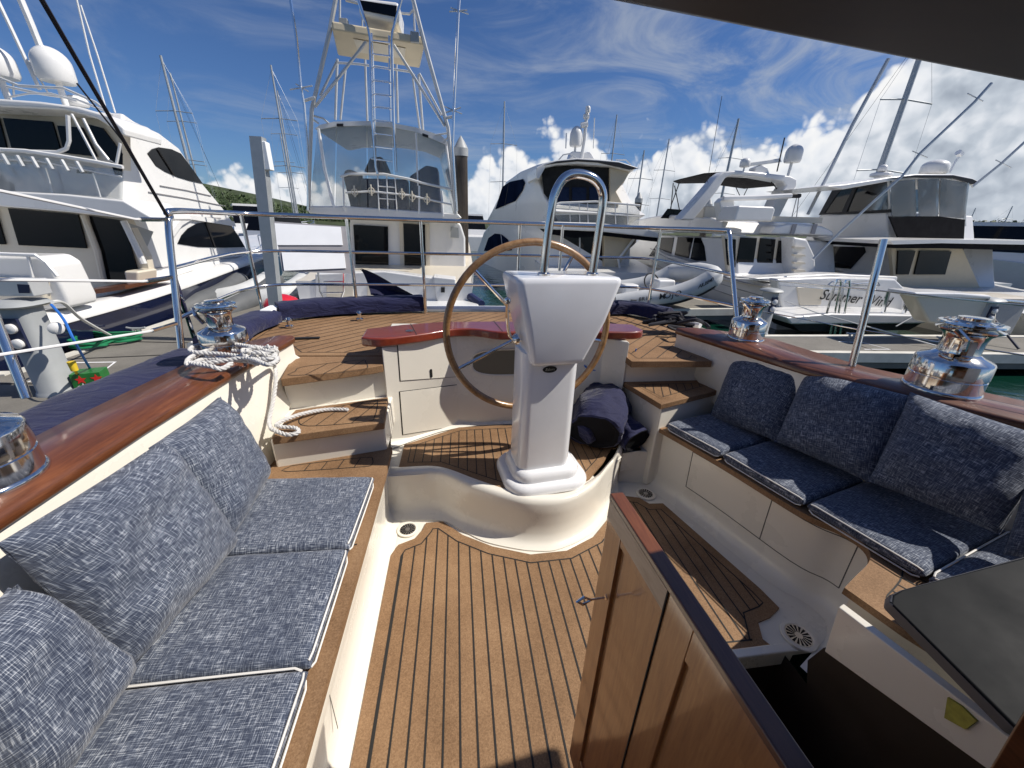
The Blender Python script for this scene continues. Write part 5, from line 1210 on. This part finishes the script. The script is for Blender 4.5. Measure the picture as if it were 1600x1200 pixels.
for dz in (.10, .32, .55):
    g = MB(); g.tube(catmull([V(9.95 - hb - .012 + dz * .10, y, zs - dz) for y, hb, zs in ((8.7, 2.0, .30), (11, 2.1, .40), (14, 2.1, .62), (17, 1.6, .9))], 5), .014 if dz < .2 else .009, 5); g.build('hull_strake', 'grey_trim', D)
slab('portholes_band', 'boat_cream', [(975, 409), (1206, 450), (1206, 452), (975, 412)], PX, 7.83, (.04, 0, 0), D, smooth=False)
for x, y in ((974, 421), (989, 423), (1005, 426)):
    g = MB(); c = PX(x, y, 7.95); g.lathe([(.12, 0), (.12, .03), (.09, .035)], c, 16, axis=(-1, 0, 0)); g.build('porthole', 'dark_glass', D)
slab('flybridge_coaming', 'boat_white', [(950, 356), (985, 345), (1020, 338), (1040, 335), (1110, 340), (1128, 346), (1131, 365), (1020, 362)], PX, 8.05, (3.35, 0, 0), D, bevel=.07, seg=3)
slab('liferaft_canopy', 'boat_white', [(1204, 366), (1212, 354), (1236, 349), (1286, 353), (1302, 361), (1305, 370), (1270, 367)], PY, 11.05, (0, .6, 0), D, bevel=.06)
for x in (1240, 1272): slab('strap', 'grey_trim', [(x, 350), (x + 6, 350), (x + 1, 366), (x - 5, 365)], PY, 11.01, (0, .03, 0), D, smooth=False)
slab('boarding_plank', 'boat_cream', [(1184, 337), (1286, 340), (1284, 349), (1184, 346)], PY, 11.3, (0, .12, 0), D, smooth=False)
slab('radar_arch', 'boat_white', [(1062, 344), (1104, 296), (1122, 275), (1132, 268), (1150, 266), (1180, 268), (1236, 275), (1246, 280), (1246, 290), (1232, 312), (1218, 340), (1200, 340), (1214, 310), (1228, 290), (1224, 284), (1180, 276), (1144, 274), (1134, 278), (1120, 300), (1084, 344)], PY, 12.3, (0, .45, 0), D, bevel=.05)
def DP(x, y, yy): return PY(x, y, yy)
bim = [(1052, 284, 16), (1062, 281, 15.6), (1100, 272, 14), (1132, 270, 12.8), (1180, 276, 12.5), (1232, 284, 12.5), (1232, 289, 13.2), (1188, 292, 14.0), (1163, 295, 14.2), (1150, 292, 14.6), (1120, 286, 15), (1060, 287, 16)]
MB().prism([DP(*p) for p in bim], (0, 0, .03)).build('bimini', 'black_canvas', D)
each('bimini_pole', 'black_rubber', D, [([(1052, 286), (1048, 330)], 15.5, .02), ([(1062, 284), (1049, 320), (1046, 334)], 15.4, .02), ([(1054, 290), (1062, 330)], 15.4, .02), ([(1168, 294), (1160, 310)], 13.8, .015), ([(1150, 293), (1158, 310)], 13.8, .015), ([(1205, 284), (1216, 298), (1222, 305)], 12.6, .015)])
slab('windscreen', 'dark_glass', [(1033, 341), (1044, 326), (1072, 328), (1062, 342)], PY, 15.0, (0, .05, 0), D, smooth=False)
slab('fly_seat', 'boat_cream', [(1098, 341), (1102, 322), (1126, 322), (1128, 342)], PY, 12.8, (0, .8, 0), D, bevel=.05)
slab('crane_post', 'boat_white', [(1128, 345), (1124, 316), (1132, 308), (1148, 312), (1150, 345)], PY, 11.5, (0, .3, 0), D, bevel=.04)
each('crane_arm', 'boat_white', D, [([(1130, 310), (1180, 309), (1236, 306)], 11.4, .07)])
each('crane_tip', 'black_rubber', D, [([(1232, 306), (1250, 306)], 11.4, .06)])
each('crane_fall', 'grey_trim', D, [([(1245, 308), (1236, 344)], 11.4, .012), ([(1248, 308), (1244, 345)], 11.4, .012)])
slab('deck_locker', 'boat_white', [(1147, 345), (1154, 321), (1210, 323), (1212, 328), (1206, 346)], PY, 10.8, (0, .8, 0), D, bevel=.05)
dome('satellite_dome', PY(1237, 254, 12.4), .24, .50, D, post=.45)
dome('radar_scanner', PY(1163, 261, 12.4), .15, .25, D, post=.2)
slab('radar_bar', 'boat_white', [(1170, 254), (1220, 247), (1222, 253), (1170, 260)], PY, 12.4, (0, .12, 0), D, bevel=.02)
slab('radar_pedestal', 'boat_white', [(1180, 262), (1190, 257), (1200, 262), (1203, 272), (1180, 271)], PY, 12.4, (0, .3, 0), D, bevel=.03)
each('antenna', 'black_rubber', D, [([(1226, 215), (1214, 268)], 12.4, .02), ([(1128, 150), (1105, 285)], 12.6, .008)])
each('stern_ladder', 'steel_bright', D, [([(1288, 502), (1304, 446), (1308, 437), (1313, 437), (1314, 444), (1297, 522)], 7.75, .024), ([(1304, 522), (1318, 446), (1322, 438), (1327, 438), (1328, 446), (1312, 524)], 7.75, .024), ([(1376, 500), (1388, 456)], 7.9, .045), ([(1408, 498), (1424, 456)], 7.9, .045)])
each('transom_rail', 'steel_bright', D, [([(1294, 445), (1300, 440), (1340, 444), (1372, 440), (1374, 446), (1300, 447), (1294, 445)], 8.4, .018), ([(1218, 446), (1300, 452), (1420, 456)], 8.3, .01)])
each('mooring_line', 'pale_line', D, [([(1225, 470), (1280, 490), (1392, 520), (1462, 540)], [8.4, 7.5, 6.2, 5.8], .012), ([(1440, 460), (1436, 490), (1400, 510)], 7.5, .015)])

# ------------------------------------------------------------------ E: enclosed flybridge boat on the right
E = thing('motor_yacht', 'motor yacht at right with glazed flybridge, black canvas below it and outriggers', 'motor yacht', (14.6, 10, SEA))
hull(14.9, [(5.9, 2.2, .0, 2.0), (9, 2.3, .15, 2.1), (14, 2.2, .6, 1.6), (19, .05, 1.3, .02)], ['boat_cream', 'boat_white'], E)
slab('cabin_side', 'boat_white', [(1240, 372), (1398, 374), (1400, 425), (1402, 448), (1250, 432)], PX, 13.0, (3.6, 0, 0), E, bevel=.06)
slab('cabin_window', 'dark_glass', [(1272, 384), (1350, 386), (1352, 394), (1328, 420), (1284, 416)], PX, 12.97, (.04, 0, 0), E, smooth=False)
slab('flybridge_side', 'boat_white', [(1280, 336), (1385, 331), (1388, 376), (1256, 376)], PX, 13.0, (3.2, 0, 0), E, bevel=.05)
slab('flybridge_frame', 'black_rubber', [(1279, 336), (1302, 294), (1390, 276), (1391, 284), (1312, 298), (1288, 333), (1391, 327), (1391, 332)], PX, 12.96, (.06, 0, 0), E, smooth=False)
slab('flybridge_glass', 'tint_glass', [(1286, 335), (1310, 297), (1390, 282), (1391, 329)], PX, 12.98, (.02, 0, 0), E, smooth=False)
for q in ([(1314, 332), (1322, 332), (1339, 292), (1333, 293)],): slab('window_post', 'black_rubber', q, PX, 12.95, (.05, 0, 0), E, smooth=False)
MB().prism([PX(x, y, 15.9) for x, y in ((1372, 334), (1391, 300), (1455, 286), (1456, 330))], (.02, 0, 0)).build('flybridge_glass', 'tint_glass', E, smooth=False)
slab('hardtop', 'boat_white', [(1286, 291), (1320, 288), (1390, 277), (1430, 272), (1490, 272), (1520, 278), (1532, 284), (1524, 290), (1500, 281), (1430, 279), (1392, 283), (1318, 296)], PY, 10.7, (0, 2.2, 0), E, bevel=.03)
slab('hardtop_edge', 'black_rubber', [(1390, 279), (1430, 274), (1490, 274), (1520, 280), (1531, 285), (1520, 288), (1490, 278), (1430, 277)], PY, 10.65, (0, .06, 0), E, smooth=False)
for q in ([(1392, 284), (1430, 280), (1432, 338), (1394, 340)], [(1434, 280), (1468, 279), (1466, 338), (1436, 338)], [(1470, 279), (1515, 286), (1508, 342), (1468, 338)]): slab('clear_curtain', 'clear_vinyl', q, PY, 10.6, (0, .01, 0), E, smooth=False)
slab('flybridge_skirt', 'black_canvas', [(1390, 338), (1430, 338), (1468, 338), (1508, 343), (1506, 376), (1406, 377)], PY, 10.6, (0, .05, 0), E, smooth=False)
each('flybridge_rail', 'grey_alloy', E, [([(1388, 280), (1393, 372)], 11.1, .03), ([(1414, 280), (1393, 366)], 11.0, .025), ([(1468, 279), (1470, 374)], 11.05, .03), ([(1506, 282), (1508, 376)], 11.05, .03), ([(1513, 284), (1482, 376)], 11.05, .02), ([(1392, 301), (1408, 300)], 11.0, .015), ([(1392, 320), (1404, 320)], 11.0, .015)])
slab('helm_seat', 'black_canvas', [(1414, 334), (1418, 322), (1430, 322), (1432, 335)], PY, 12.5, (0, .5, 0), E, bevel=.03)
each('seat_frame', 'black_rubber', E, [([(1446, 282), (1442, 325), (1450, 332), (1475, 334)], 12.4, .025), ([(1482, 290), (1488, 335)], 12.8, .04)])
slab('cockpit_roof', 'boat_white', [(1392, 376), (1470, 374), (1700, 378), (1700, 384), (1470, 380), (1396, 382)], PY, 9.2, (0, 2.4, 0), E, smooth=False)
slab('cockpit_soffit', 'black_canvas', [(1396, 382), (1470, 380), (1700, 384), (1700, 394), (1470, 388), (1400, 388)], PY, 9.25, (0, 2.2, 0), E, smooth=False)
slab('saloon_bulkhead', 'tan_soffit', [(1392, 384), (1502, 384), (1540, 470), (1400, 470)], PY, 9.95, (0, .1, 0), E, smooth=False)
slab('saloon_window', 'dark_glass', [(1438, 392), (1487, 393), (1477, 429), (1429, 429)], PY, 9.9, (0, .04, 0), E, smooth=False)
slab('saloon_door', 'dark_glass', [(1404, 392), (1431, 392), (1420, 429), (1402, 429)], PY, 9.9, (0, .04, 0), E, smooth=False)
each('roof_strut', 'white_tube', E, [([(1504, 408), (1528, 456)], 10.6, .05)])
each('cockpit_ladder', 'black_rubber', E, [([(1492, 384), (1492, 456)], 10.2, .02), ([(1504, 384), (1502, 456)], 10.2, .02)] + [([(1492, y), (1503, y)], 10.2, .014) for y in (398, 410, 420, 432, 444)])
slab('transom', 'boat_cream', [(1426, 458), (1545, 460), (1560, 478), (1556, 520), (1452, 505)], PY, 6.0, (0, .3, 0), E, bevel=.05)
slab('transom_cap', 'boat_white', [(1430, 457), (1500, 458), (1550, 462), (1550, 468), (1430, 464)], PY, 5.95, (0, .5, 0), E, bevel=.03)
each('outrigger', 'grey_alloy', E, [([(1549, 130), (1522, 160), (1437, 240), (1410, 275), (1365, 315), (1310, 365), (1270, 405)], 9.0, .03), ([(1625, 200), (1565, 255), (1519, 292)], 9.5, .03), ([(1388, 92), (1332, 195), (1296, 268), (1262, 335)], 12.0, .05)])
each('outrigger_spreader', 'grey_alloy', E, [([(1512, 146), (1536, 158)], 9.0, .012), ([(1426, 236), (1449, 246)], 9.0, .012), ([(1556, 250), (1580, 262)], 9.5, .012)])
dome('satellite_dome', PY(1457, 272, 12.5), .36, .42, E)
each('mast_light', 'pale_board', E, [([(1484, 270), (1492, 254), (1499, 244)], 12.0, .03), ([(1497, 238), (1501, 242)], 12.0, .09)])
dome('radar_dome', PY(1376, 276, 12.5), .30, .14, E); dome('searchlight', PY(1378, 268, 12.4), .12, .2, E)
each('rail', 'steel_bright', E, [([(1420, 456), (1470, 460), (1600, 472)], 6.1, .018)])

# ------------------------------------------------------------------ other boats
def small_boat(name, label, px, py, Yd, length, yaw, group=None, cat='motor boat', canvas_mat='dark_glass'):
    c = PY(px, py, Yd); L = V(c.x, Yd, SEA); t = thing(name, label, cat, L, group); s = length / 8
    rot = Matrix.Rotation(yaw, 3, 'Z')
    def lp(x, y, z): return L + rot @ Vector((x * s, y * s, z * s))
    rg = []
    for y, hb, zs, hw in ((-4, 1.3, .9, 1.1), (-1, 1.45, 1.0, 1.2), (2, 1.2, 1.25, .8), (3.6, .5, 1.45, .2), (4.2, .02, 1.55, .01)):
        rg.append([lp(-hb, y, zs), lp(-hb * .5 - hw * .5, y, .4), lp(-hw, y, -.2), lp(hw, y, -.2), lp(hb * .5 + hw * .5, y, .4), lp(hb, y, zs)])
    g = MB(); g.loft(rg, caps=True); g.loft([[r_[0], r_[-1]] for r_ in rg]); g.build('hull', 'boat_white', t, angle=50)
    g = MB(); ring = lambda z, k, o: [lp(-.95 * k, -1.8 + o, z), lp(.95 * k, -1.8 + o, z), lp(.9 * k, 1.6 - o * .6, z), lp(-.9 * k, 1.6 - o * .6, z)]
    g.loft([ring(.95, 1, 0), ring(1.35, .98, .05)], closed=True); g.loft([ring(2.25, .82, .5), ring(2.38, .80, .5)], closed=True, caps=True); g.build('cabin', 'boat_white', t, angle=30)
    g = MB(); g.loft([ring(1.34, .97, .05), ring(2.27, .80, .5)], closed=True); g.build('cabin_window', canvas_mat, t, smooth=False)
    g = MB(); rl = [lp(-1.0, 1.5, 1.65), lp(-.5, 3.2, 1.9), lp(0, 3.9, 2.0), lp(.5, 3.2, 1.9), lp(1.0, 1.5, 1.65)]; g.tube(rl, .025 * s, 5)
    for p in rl: g.tube([p, p - K * .5 * s], .02 * s, 5)
    g.build('bow_rail', 'steel_bright', t)
    return t
GB = 'motor boats moored further off'
small_boat('motor_boat', 'white motor boat seen between the navy hulled yacht and the grey dock post', 396, 372, 34, 10, .5, GB)
small_boat('motor_boat', 'white motor boat seen past the right side of the fishing boat', 735, 372, 40, 10, .1, GB)
small_boat('motor_boat', 'white motor boat far back in the gap left of the fishing boat cabin', 440, 385, 30, 8, -.3, GB)
small_boat('motor_boat', 'white sports cruiser with dark windscreen at right picture edge', 1560, 425, 17, 10.5, .35, GB)
small_boat('motor_boat', 'white sports cruiser behind the right edge, under the black cockpit roof', 1640, 410, 24, 11, .3, GB)
# yachts of which masts show
GM = 'sailing yachts with bare masts moored beyond'
def mast_boat(px, pyt, Yd, label, r=.085, spread=1.2, first=None):
    tpz = PY(px, pyt, Yd); L = V(tpz.x, Yd, SEA); t = thing('mast_yacht', label, 'sailing yacht', L, GM); h = tpz.z
    rg = []
    for y, hb, zs in ((-5, .9, .95), (-1, 1.6, .9), (2.5, 1.2, 1.05), (5.2, .03, 1.3)): rg.append([L + V(-hb, y, zs), L + V(-hb * .8, y, .3), L + V(0, y, -.3), L + V(hb * .8, y, .3), L + V(hb, y, zs)])
    g = MB(); g.loft(rg, caps=True); g.loft([[q[0], q[-1]] for q in rg]); g.build('hull', 'boat_white', t, angle=50)
    g = MB(); g.tube([L + V(0, .3, .8), V(L.x, Yd + .3, h)], r, 8, r1=r * .7); g.build('mast', 'galvanised', t)
    for f in (.45, .72):
        z = .8 + (h - SEA - .8) * f + SEA; g = MB(); g.tube([V(L.x - spread, Yd + .2, z - .1), V(L.x, Yd + .3, z), V(L.x + spread, Yd + .2, z - .1)], .03, 5); g.build('spreader', 'galvanised', t)
    for s in (-1, 1):
        zz = .8 + (h - SEA - .8) * .72 + SEA; g = MB(); g.tube([V(L.x, Yd + .3, h - .2), V(L.x + s * spread, Yd + .2, zz - .1), V(L.x + s * 1.4, Yd, .2)], .007, 4); g.build('shroud', 'galvanised', t)
    g = MB(); g.tube([V(L.x, Yd + .3, h - .1), V(L.x, Yd + 5.3, .6)], .008, 4); g.build('forestay', 'dark_rope', t)
    g = MB(); g.tube([L + V(0, .2, 1.9), L + V(0, -4.0, 2.0)], .09, 6); g.build('boom', 'galvanised', t)
    g = MB(); g.box(L + V(0, 1, 1.15), (1.6, 3.4, .5)); g.build('coachroof', 'boat_white', t, bevel=.1)
mast_boat(246, 84, 36, 'sailing yacht whose tall mast rises left, above the navy hulled yacht', .11)
mast_boat(262, 112, 44, 'sailing yacht with thinner mast just right of the tallest left mast', .09)
mast_boat(420, 99, 34, 'sailing yacht with tall thin mast right of the grey dock post')
mast_boat(431, 140, 46, 'sailing yacht with mast between the dock post and fishing boat tower', .07)
mast_boat(436, 208, 60, 'sailing yacht with shorter mast beside the fishing boat outrigger')
mast_boat(789, 157, 40, 'sailing yacht with mast left of the rounded white hardtop', .09)
mast_boat(966, 178, 42, 'sailing yacht with dark mast right of the radar mast', .09)
mast_boat(1009, 234, 38, 'sailing yacht with dark mast between hardtop and black bimini', .09)
mast_boat(1048, 216, 44, 'sailing yacht with grey mast left of the black bimini', .09)
mast_boat(1158, 184, 36, 'sailing yacht with thick mast rising behind the radar arch', .13)
mast_boat(1474, 20, 16, 'sailing yacht with thick raked mast behind the glazed flybridge', .13)
mast_boat(1528, 325, 60, 'sailing yacht with short mast over the right shore')
mast_boat(1586, 322, 58, 'sailing yacht with mast at the far right shore', .09)

# inflatable tender on the right dock
T = thing('inflatable_tender', 'grey inflatable tender with black lettering sitting on the right dock', 'inflatable boat', PZ(1040, 490, DOCK))
def TY(x): return 9.0 + (1118 - x) * .004
def tpx(l): return [PY(x, y, TY(x)) for x, y in l]
near = catmull(tpx([(962, 474), (1000, 468), (1050, 461), (1085, 450), (1105, 440), (1113, 435)]), 6)
tipc = near[-1]
far = [tipc + V(.02, .35, .06)] + [p + V(-.1, 1.35, .02) for p in near[::-1][4:]]
g = MB(); pth = near + catmull([near[-1], tipc + V(.12, .25, .06), tipc + V(.02, .65, .08)] , 5)[1:] + [p + V(-.25, 1.35, .03) for p in near[::-1][5:]]
g.tube(pth, .235, 16); g.build('tube', 'rib_tube', T)
g = MB(); g.tube([p + V(0, -.19, -.16) for p in near], .016, 6); g.tube([p + V(0, -.165, -.20) for p in near], .012, 6); g.build('rubbing_strake', 'black_rubber', T)
g = MB(); g.prism([near[0] + V(.1, .1, -.2), near[-6] + V(0, .15, -.15), near[-6] + V(-.2, 1.1, -.15), near[0] + V(.1, 1.2, -.2)], (0, 0, -.28)); g.build('hull', 'boat_white', T, bevel=.06)
npx = [(-(M3.transposed() @ (p - CAM)).x / (M3.transposed() @ (p - CAM)).z * F_ + 800) for p in near]
def on_near(px):
    for k in range(len(near) - 1):
        if npx[k] <= px <= npx[k + 1]:
            f = (px - npx[k]) / (npx[k + 1] - npx[k]); return near[k].lerp(near[k + 1], f), (near[k + 1] - near[k]).normalized()
    return near[-1], (near[-1] - near[-2]).normalized()
def ttext(s, px0, px1, size):
    tt = MB()
    for k, ch in enumerate(s):
        p, t = on_near(px0 + (px1 - px0) * k / (len(s) - 1)); nn = Vector((t.y, -t.x, 0)).normalized()
        text_mb(tt, ch, size, p + nn * .236 + K * .05, t, K + nn * -.2, 0, .006)
    tt.build('lettering', 'black_print', T, smooth=False)
ttext('MOJO', 1031, 1055, .20); ttext('BRIG', 997, 1012, .13); ttext('AIU6840', 1089, 1108, .13)
for x, y in ((985, 468), (1069, 460)):
    g = MB(); c = PY(x, y, TY(x)) + V(0, -.235, .02); g.box(c, (.2, .03, .06)); g.build('grab_handle', 'rib_dark', T, bevel=.02)
g = MB(); c = PY(1018, 440, 9.9); g.tube([c + V(.2 * math.cos(t), .1 * math.sin(t), .2 * math.sin(t)) for t in [k * math.pi / 10 for k in range(20)]], .018, 6, closed=True); g.build('helm_wheel', 'black_rubber', T)
g = MB(); g.box(PY(1034, 446, 9.9), (.5, .5, .35)); g.build('console', 'boat_white', T, bevel=.06)
g = MB(); g.box(PY(982, 452, 9.9), (.45, .4, .3)); g.build('outboard_cowl', 'boat_white', T, bevel=.08)
# dark inflatables on the left dock
def rib(name, label, l, Yd, r, mat):
    pts = catmull([PY(x, y, yy) for (x, y), yy in zip(l, Yd)], 6); t = thing(name, label, 'inflatable boat', pts[0] - K * r); g = MB(); g.tube(pts, r, 12); g.tube([p + V(-.9, .1, 0) for p in pts], r, 12); g.build('tube', mat, t)
    g = MB(); g.loft([[p + V(0, 0, -.05), p + V(-.45, .05, -r * 1.3), p + V(-.9, .1, -.05)] for p in pts], caps=True); g.build('hull', 'rib_dark', t, angle=60)
    return t
rib('inflatable_tender', 'dark grey inflatable tender stowed beside the navy hull', [(345, 492), (380, 474), (410, 458), (432, 440)], [8.6, 9.2, 10.0, 10.8], .22, 'rib_dark')
r2_ = rib('inflatable_tender', 'grey and navy inflatable tender behind the red tub', [(405, 470), (440, 462), (466, 448), (476, 438)], [9.6, 9.8, 10.4, 11.2], .24, 'rib_tube')
# fenders right of the fishing boat
g = MB(); a, b = PY(733, 462, 9.4), PY(752, 476, 8.9); g.tube([a, a.lerp(b, .1), a.lerp(b, .9), b], .10, 10); tag(g.build('fender', 'navy_fender', loc=a), 'navy fender hanging between fishing boat and rounded white yacht', 'fender')

# ------------------------------------------------------------------ dock furniture
def power_pedestal(base, h, wd, label, tilt=0.0):
    t = thing('power_pedestal', label, 'power pedestal', base, 'power pedestals on the docks'); b = Vector(base); g = MB()
    def sec(z, k): return [b + V(math.copysign(abs(math.cos(a)) ** .7, math.cos(a)) * wd / 2 * k, math.copysign(abs(math.sin(a)) ** .7, math.sin(a)) * wd * .55 * k, z) for a in [2 * math.pi * i / 20 for i in range(20)]]
    g.loft([sec(0, 1.12), sec(.03, 1.08), sec(.05, 1.0), sec(h * .98, .98)], closed=True, caps=True); g.build('column', 'grey_plastic', t, angle=60)
    g = MB(); g.loft([sec(h * .98, 1.35), sec(h, 1.5), sec(h + .03, 1.3), sec(h + .05, .7)], closed=True, caps=True); g.build('cap', 'grey_plastic', t, angle=60)
    g = MB(); g.box(b + V(0, -wd * .55, h * .70), (wd * .5, .03, h * .36)); g.build('socket_panel', 'navy_print', t, smooth=False)
    for k in range(2):
        g = MB(); g.lathe([(.05, 0), (.05, .03), (.035, .04)], b + V(0, -wd * .55 - .014, h * (.62 + .16 * k)), 14, axis=(0, -1, 0)); g.build('socket', 'boat_white', t)
    return t
pb = PZ(93, 612, DOCK)
pd = power_pedestal(pb, .98, .27, 'grey power pedestal on the left dock with hose and cords')
g = MB(); g.box(PY(37, 448, pb.y + .05), (.30, .2, .16)); g.build('meter_head', 'grey_alloy', pd, bevel=.01)
g = MB(); g.prism([PY(x, y, pb.y - .06) for x, y in ((27, 444), (46, 445), (47, 458), (30, 458))], (0, -.004, 0)); g.build('meter_label', 'navy_print', pd, smooth=False)
g = MB(); g.lathe([(.06, 0), (.06, .05), (.03, .07)], PY(88, 512, pb.y - .16), 16, axis=(.6, -.8, 0)); g.build('outlet', 'boat_white', pd)
power_pedestal(PZ(1186, 522, DOCK), .86, .24, 'pale power pedestal with blue sockets behind the right aft winch')
power_pedestal(PZ(1508, 535, DOCK), .85, .30, 'pale power pedestal behind the big right winch')
# dock box
t = thing('dock_box', 'pale dock box with lid at the right edge of the picture', 'dock box', PZ(1568, 520, DOCK)); c = PY(1568, 490, 6.6)
g = MB(); g.box(V(c.x, 6.9, DOCK + .36), (1.0, .6, .72)); g.build('body', 'grey_plastic', t, bevel=.03)
g = MB(); g.box(V(c.x, 6.88, DOCK + .77), (1.12, .7, .09)); g.build('lid', 'boat_cream', t, bevel=.03)
g = MB(); g.tube([PY(1536, 478, 6.4), PY(1592, 545, 5.6)], .022, 8); tag(g.build('boat_hook', 'navy_print', loc=PY(1592, 545, 5.6)), 'dark pole leaning on the pale dock box', 'pole')
# green hose, cords, carton
rnd = random.Random(3); hc = PZ(158, 538, DOCK); g = MB(); pts = []
for i in range(150):
    a = i * .30; r_ = .30 + .10 * math.sin(i * .9) + rnd.uniform(-.03, .03); pts.append(hc + V(math.cos(a) * r_ * 1.25, math.sin(a) * r_ * .9, .03 + .0007 * i + rnd.uniform(0, .02)))
g.tube(catmull(pts, 3), .016, 6); tag(g.build('garden_hose', 'green_hose', loc=hc), 'coiled green hose on the concrete dock', 'hose')
g = MB(); a = PY(80, 476, pb.y - .05); g.tube(catmull([a, PY(100, 500, pb.y - .2), PY(120, 540, pb.y - .3), PZ(150, 588, DOCK + .03), PZ(185, 612, DOCK + .03)], 8), .012, 6); tag(g.build('water_cord', 'blue_cord', loc=a), 'blue cord hanging from the left power pedestal', 'cord')
g = MB(); a = PY(114, 572, pb.y - .2); g.tube(catmull([a, PZ(126, 590, DOCK + .1), PZ(150, 588, DOCK + .1), PZ(175, 592, DOCK + .05), PZ(200, 602, DOCK + .03)], 8), .014, 6); g.lathe([(.03, -.05), (.035, .05)], a, 12); tag(g.build('extension_lead', 'yellow_cord', loc=a), 'yellow extension lead with plug below the left power pedestal', 'cord')
g = MB(); a = PY(82, 472, pb.y); g.tube(catmull([a, PY(100, 474, pb.y + .3), PY(130, 500, pb.y + .8), PZ(180, 528, DOCK + .04)], 8), .018, 6); tag(g.build('dock_line', 'pale_line', loc=a), 'pale mooring line from the navy hulled yacht down to the dock', 'rope')
cbx = thing('beer_carton', 'green carton with red stars standing on the left dock', 'carton', PZ(140, 612, DOCK)); ctop = [PZ(117, 586, DOCK + .22), PZ(158, 583, DOCK + .22)]
q0, q1 = PZ(118, 612, DOCK), PZ(165, 607, DOCK); cu_ = (q1 - q0).normalized(); cv_ = Vector((-cu_.y, cu_.x, 0)); g = MB()
g.prism([q0, q1, q1 + cv_ * .2, q0 + cv_ * .2], (0, 0, .20)); g.build('box', 'green_print', cbx, smooth=False, bevel=.004)
def star(c, r): return [c + cu_ * math.cos(R(90 + 36 * k)) * (r if k % 2 == 0 else r * .42) + K * math.sin(R(90 + 36 * k)) * (r if k % 2 == 0 else r * .42) for k in range(10)]
for f in (.32, .85):
    g = MB(); g.prism(star(q0.lerp(q1, f) + K * .13 - cv_ * .002, .055), -cv_ * .002); g.build('star', 'red_print', cbx, smooth=False)
tt = MB(); text_mb(tt, 'el', .10, q0.lerp(q1, .25) + K * .05 - cv_ * .004, cu_, K, 0, .001); tt.build('print', 'white_print', cbx, smooth=False)
# mooring cleats and joints on the docks
CL = 'mooring cleats on the dock edges'
for lab, (x, y) in (('galvanised cleat on left dock beside the coiled green hose', (215, 520)), ('galvanised cleat on left dock close to the inflatables', (330, 492)), ('galvanised cleat on right dock below the cruiser swim platform', (1330, 527)), ('galvanised cleat on right dock by the pale pedestal behind the big winch', (1470, 533))):
    c = PZ(x, y, DOCK + .01); g = MB(); g.tube([c + V(-.14, 0, .09), c + V(-.07, 0, .075), c + V(.07, 0, .075), c + V(.14, 0, .09)], .018, 8); g.tube([c + V(-.05, 0, -.01), c + V(-.05, 0, .08)], .02, 8); g.tube([c + V(.05, 0, -.01), c + V(.05, 0, .08)], .02, 8)
    tag(g.build('dock_cleat', 'galvanised', loc=c), lab, 'cleat', CL)
for k in range(9):
    x = 5 + k * 2.4; dstrip([V(x, 5.55 - (x - 6) * .06, 0), V(x + .05, 6.62 - (x - 6) * .035, 0)], 'caulk', .02, 'dock_joint', dr_)
# tall dock post
dp = thing('dock_post', 'tall grey square dock post with small box at its top, left of the white panel', 'post', V(PY(425, 480, 6.5).x, 6.5, DOCK)); p1 = PY(404, 215, 6.5); g = MB()
bx = PY(427, 480, 6.5); g.prism([V(bx.x - .075, 6.4, DOCK), V(bx.x + .075, 6.4, DOCK), V(bx.x + .075, 6.55, DOCK), V(bx.x - .075, 6.55, DOCK)], V(p1.x - bx.x, 0, p1.z - DOCK)); g.build('column', 'galvanised', dp, smooth=False)
g = MB(); g.box(p1 + V(.06, -.02, -.22), (.10, .14, .34)); g.build('junction_box', 'pale_board', dp, bevel=.01)
# piles
def pile(px, pyt, Yd, r, label, base_mat='pile_wood'):
    c = PY(px, pyt, Yd); t = thing('mooring_pile', label, 'mooring pile', V(c.x, Yd, SEA), 'mooring piles'); g = MB(); g.tube([V(c.x, Yd, SEA - .6), V(c.x, Yd, c.z - r * 2.6)], r, 16); g.build('shaft', base_mat, t, angle=60)
    g = MB(); g.lathe([(r * 1.1, -r * 2.8), (r * 1.12, -r * 1.7), (r * .55, -r * .7), (.01, 0)], c, 18); g.build('cap', 'grey_plastic', t, angle=30)
pile(720, 212, 14.0, .20, 'dark timber pile with grey pointed cap beside the fishing boat')
pile(1000, 300, 26, .22, 'distant timber pile with pointed cap between hardtop and cruiser')
pile(1110, 310, 20, .16, 'timber pile with pointed cap behind the cruiser arch')
# red tub
t = thing('red_tub', 'round red plastic tub on the dock below the grey dock post', 'tub', PZ(446, 500, DOCK)); c = PY(446, 500, 7.2); g = MB()
rr = .33; g.lathe([(rr, 0), (rr * 1.02, .14), (rr * .95, .24), (rr * .7, .34), (rr * .3, .40), (.01, .42)], V(c.x, 7.2, PY(446, 486, 7.2).z - .12), 28); g.build('shell', 'red_plastic', t, angle=60)
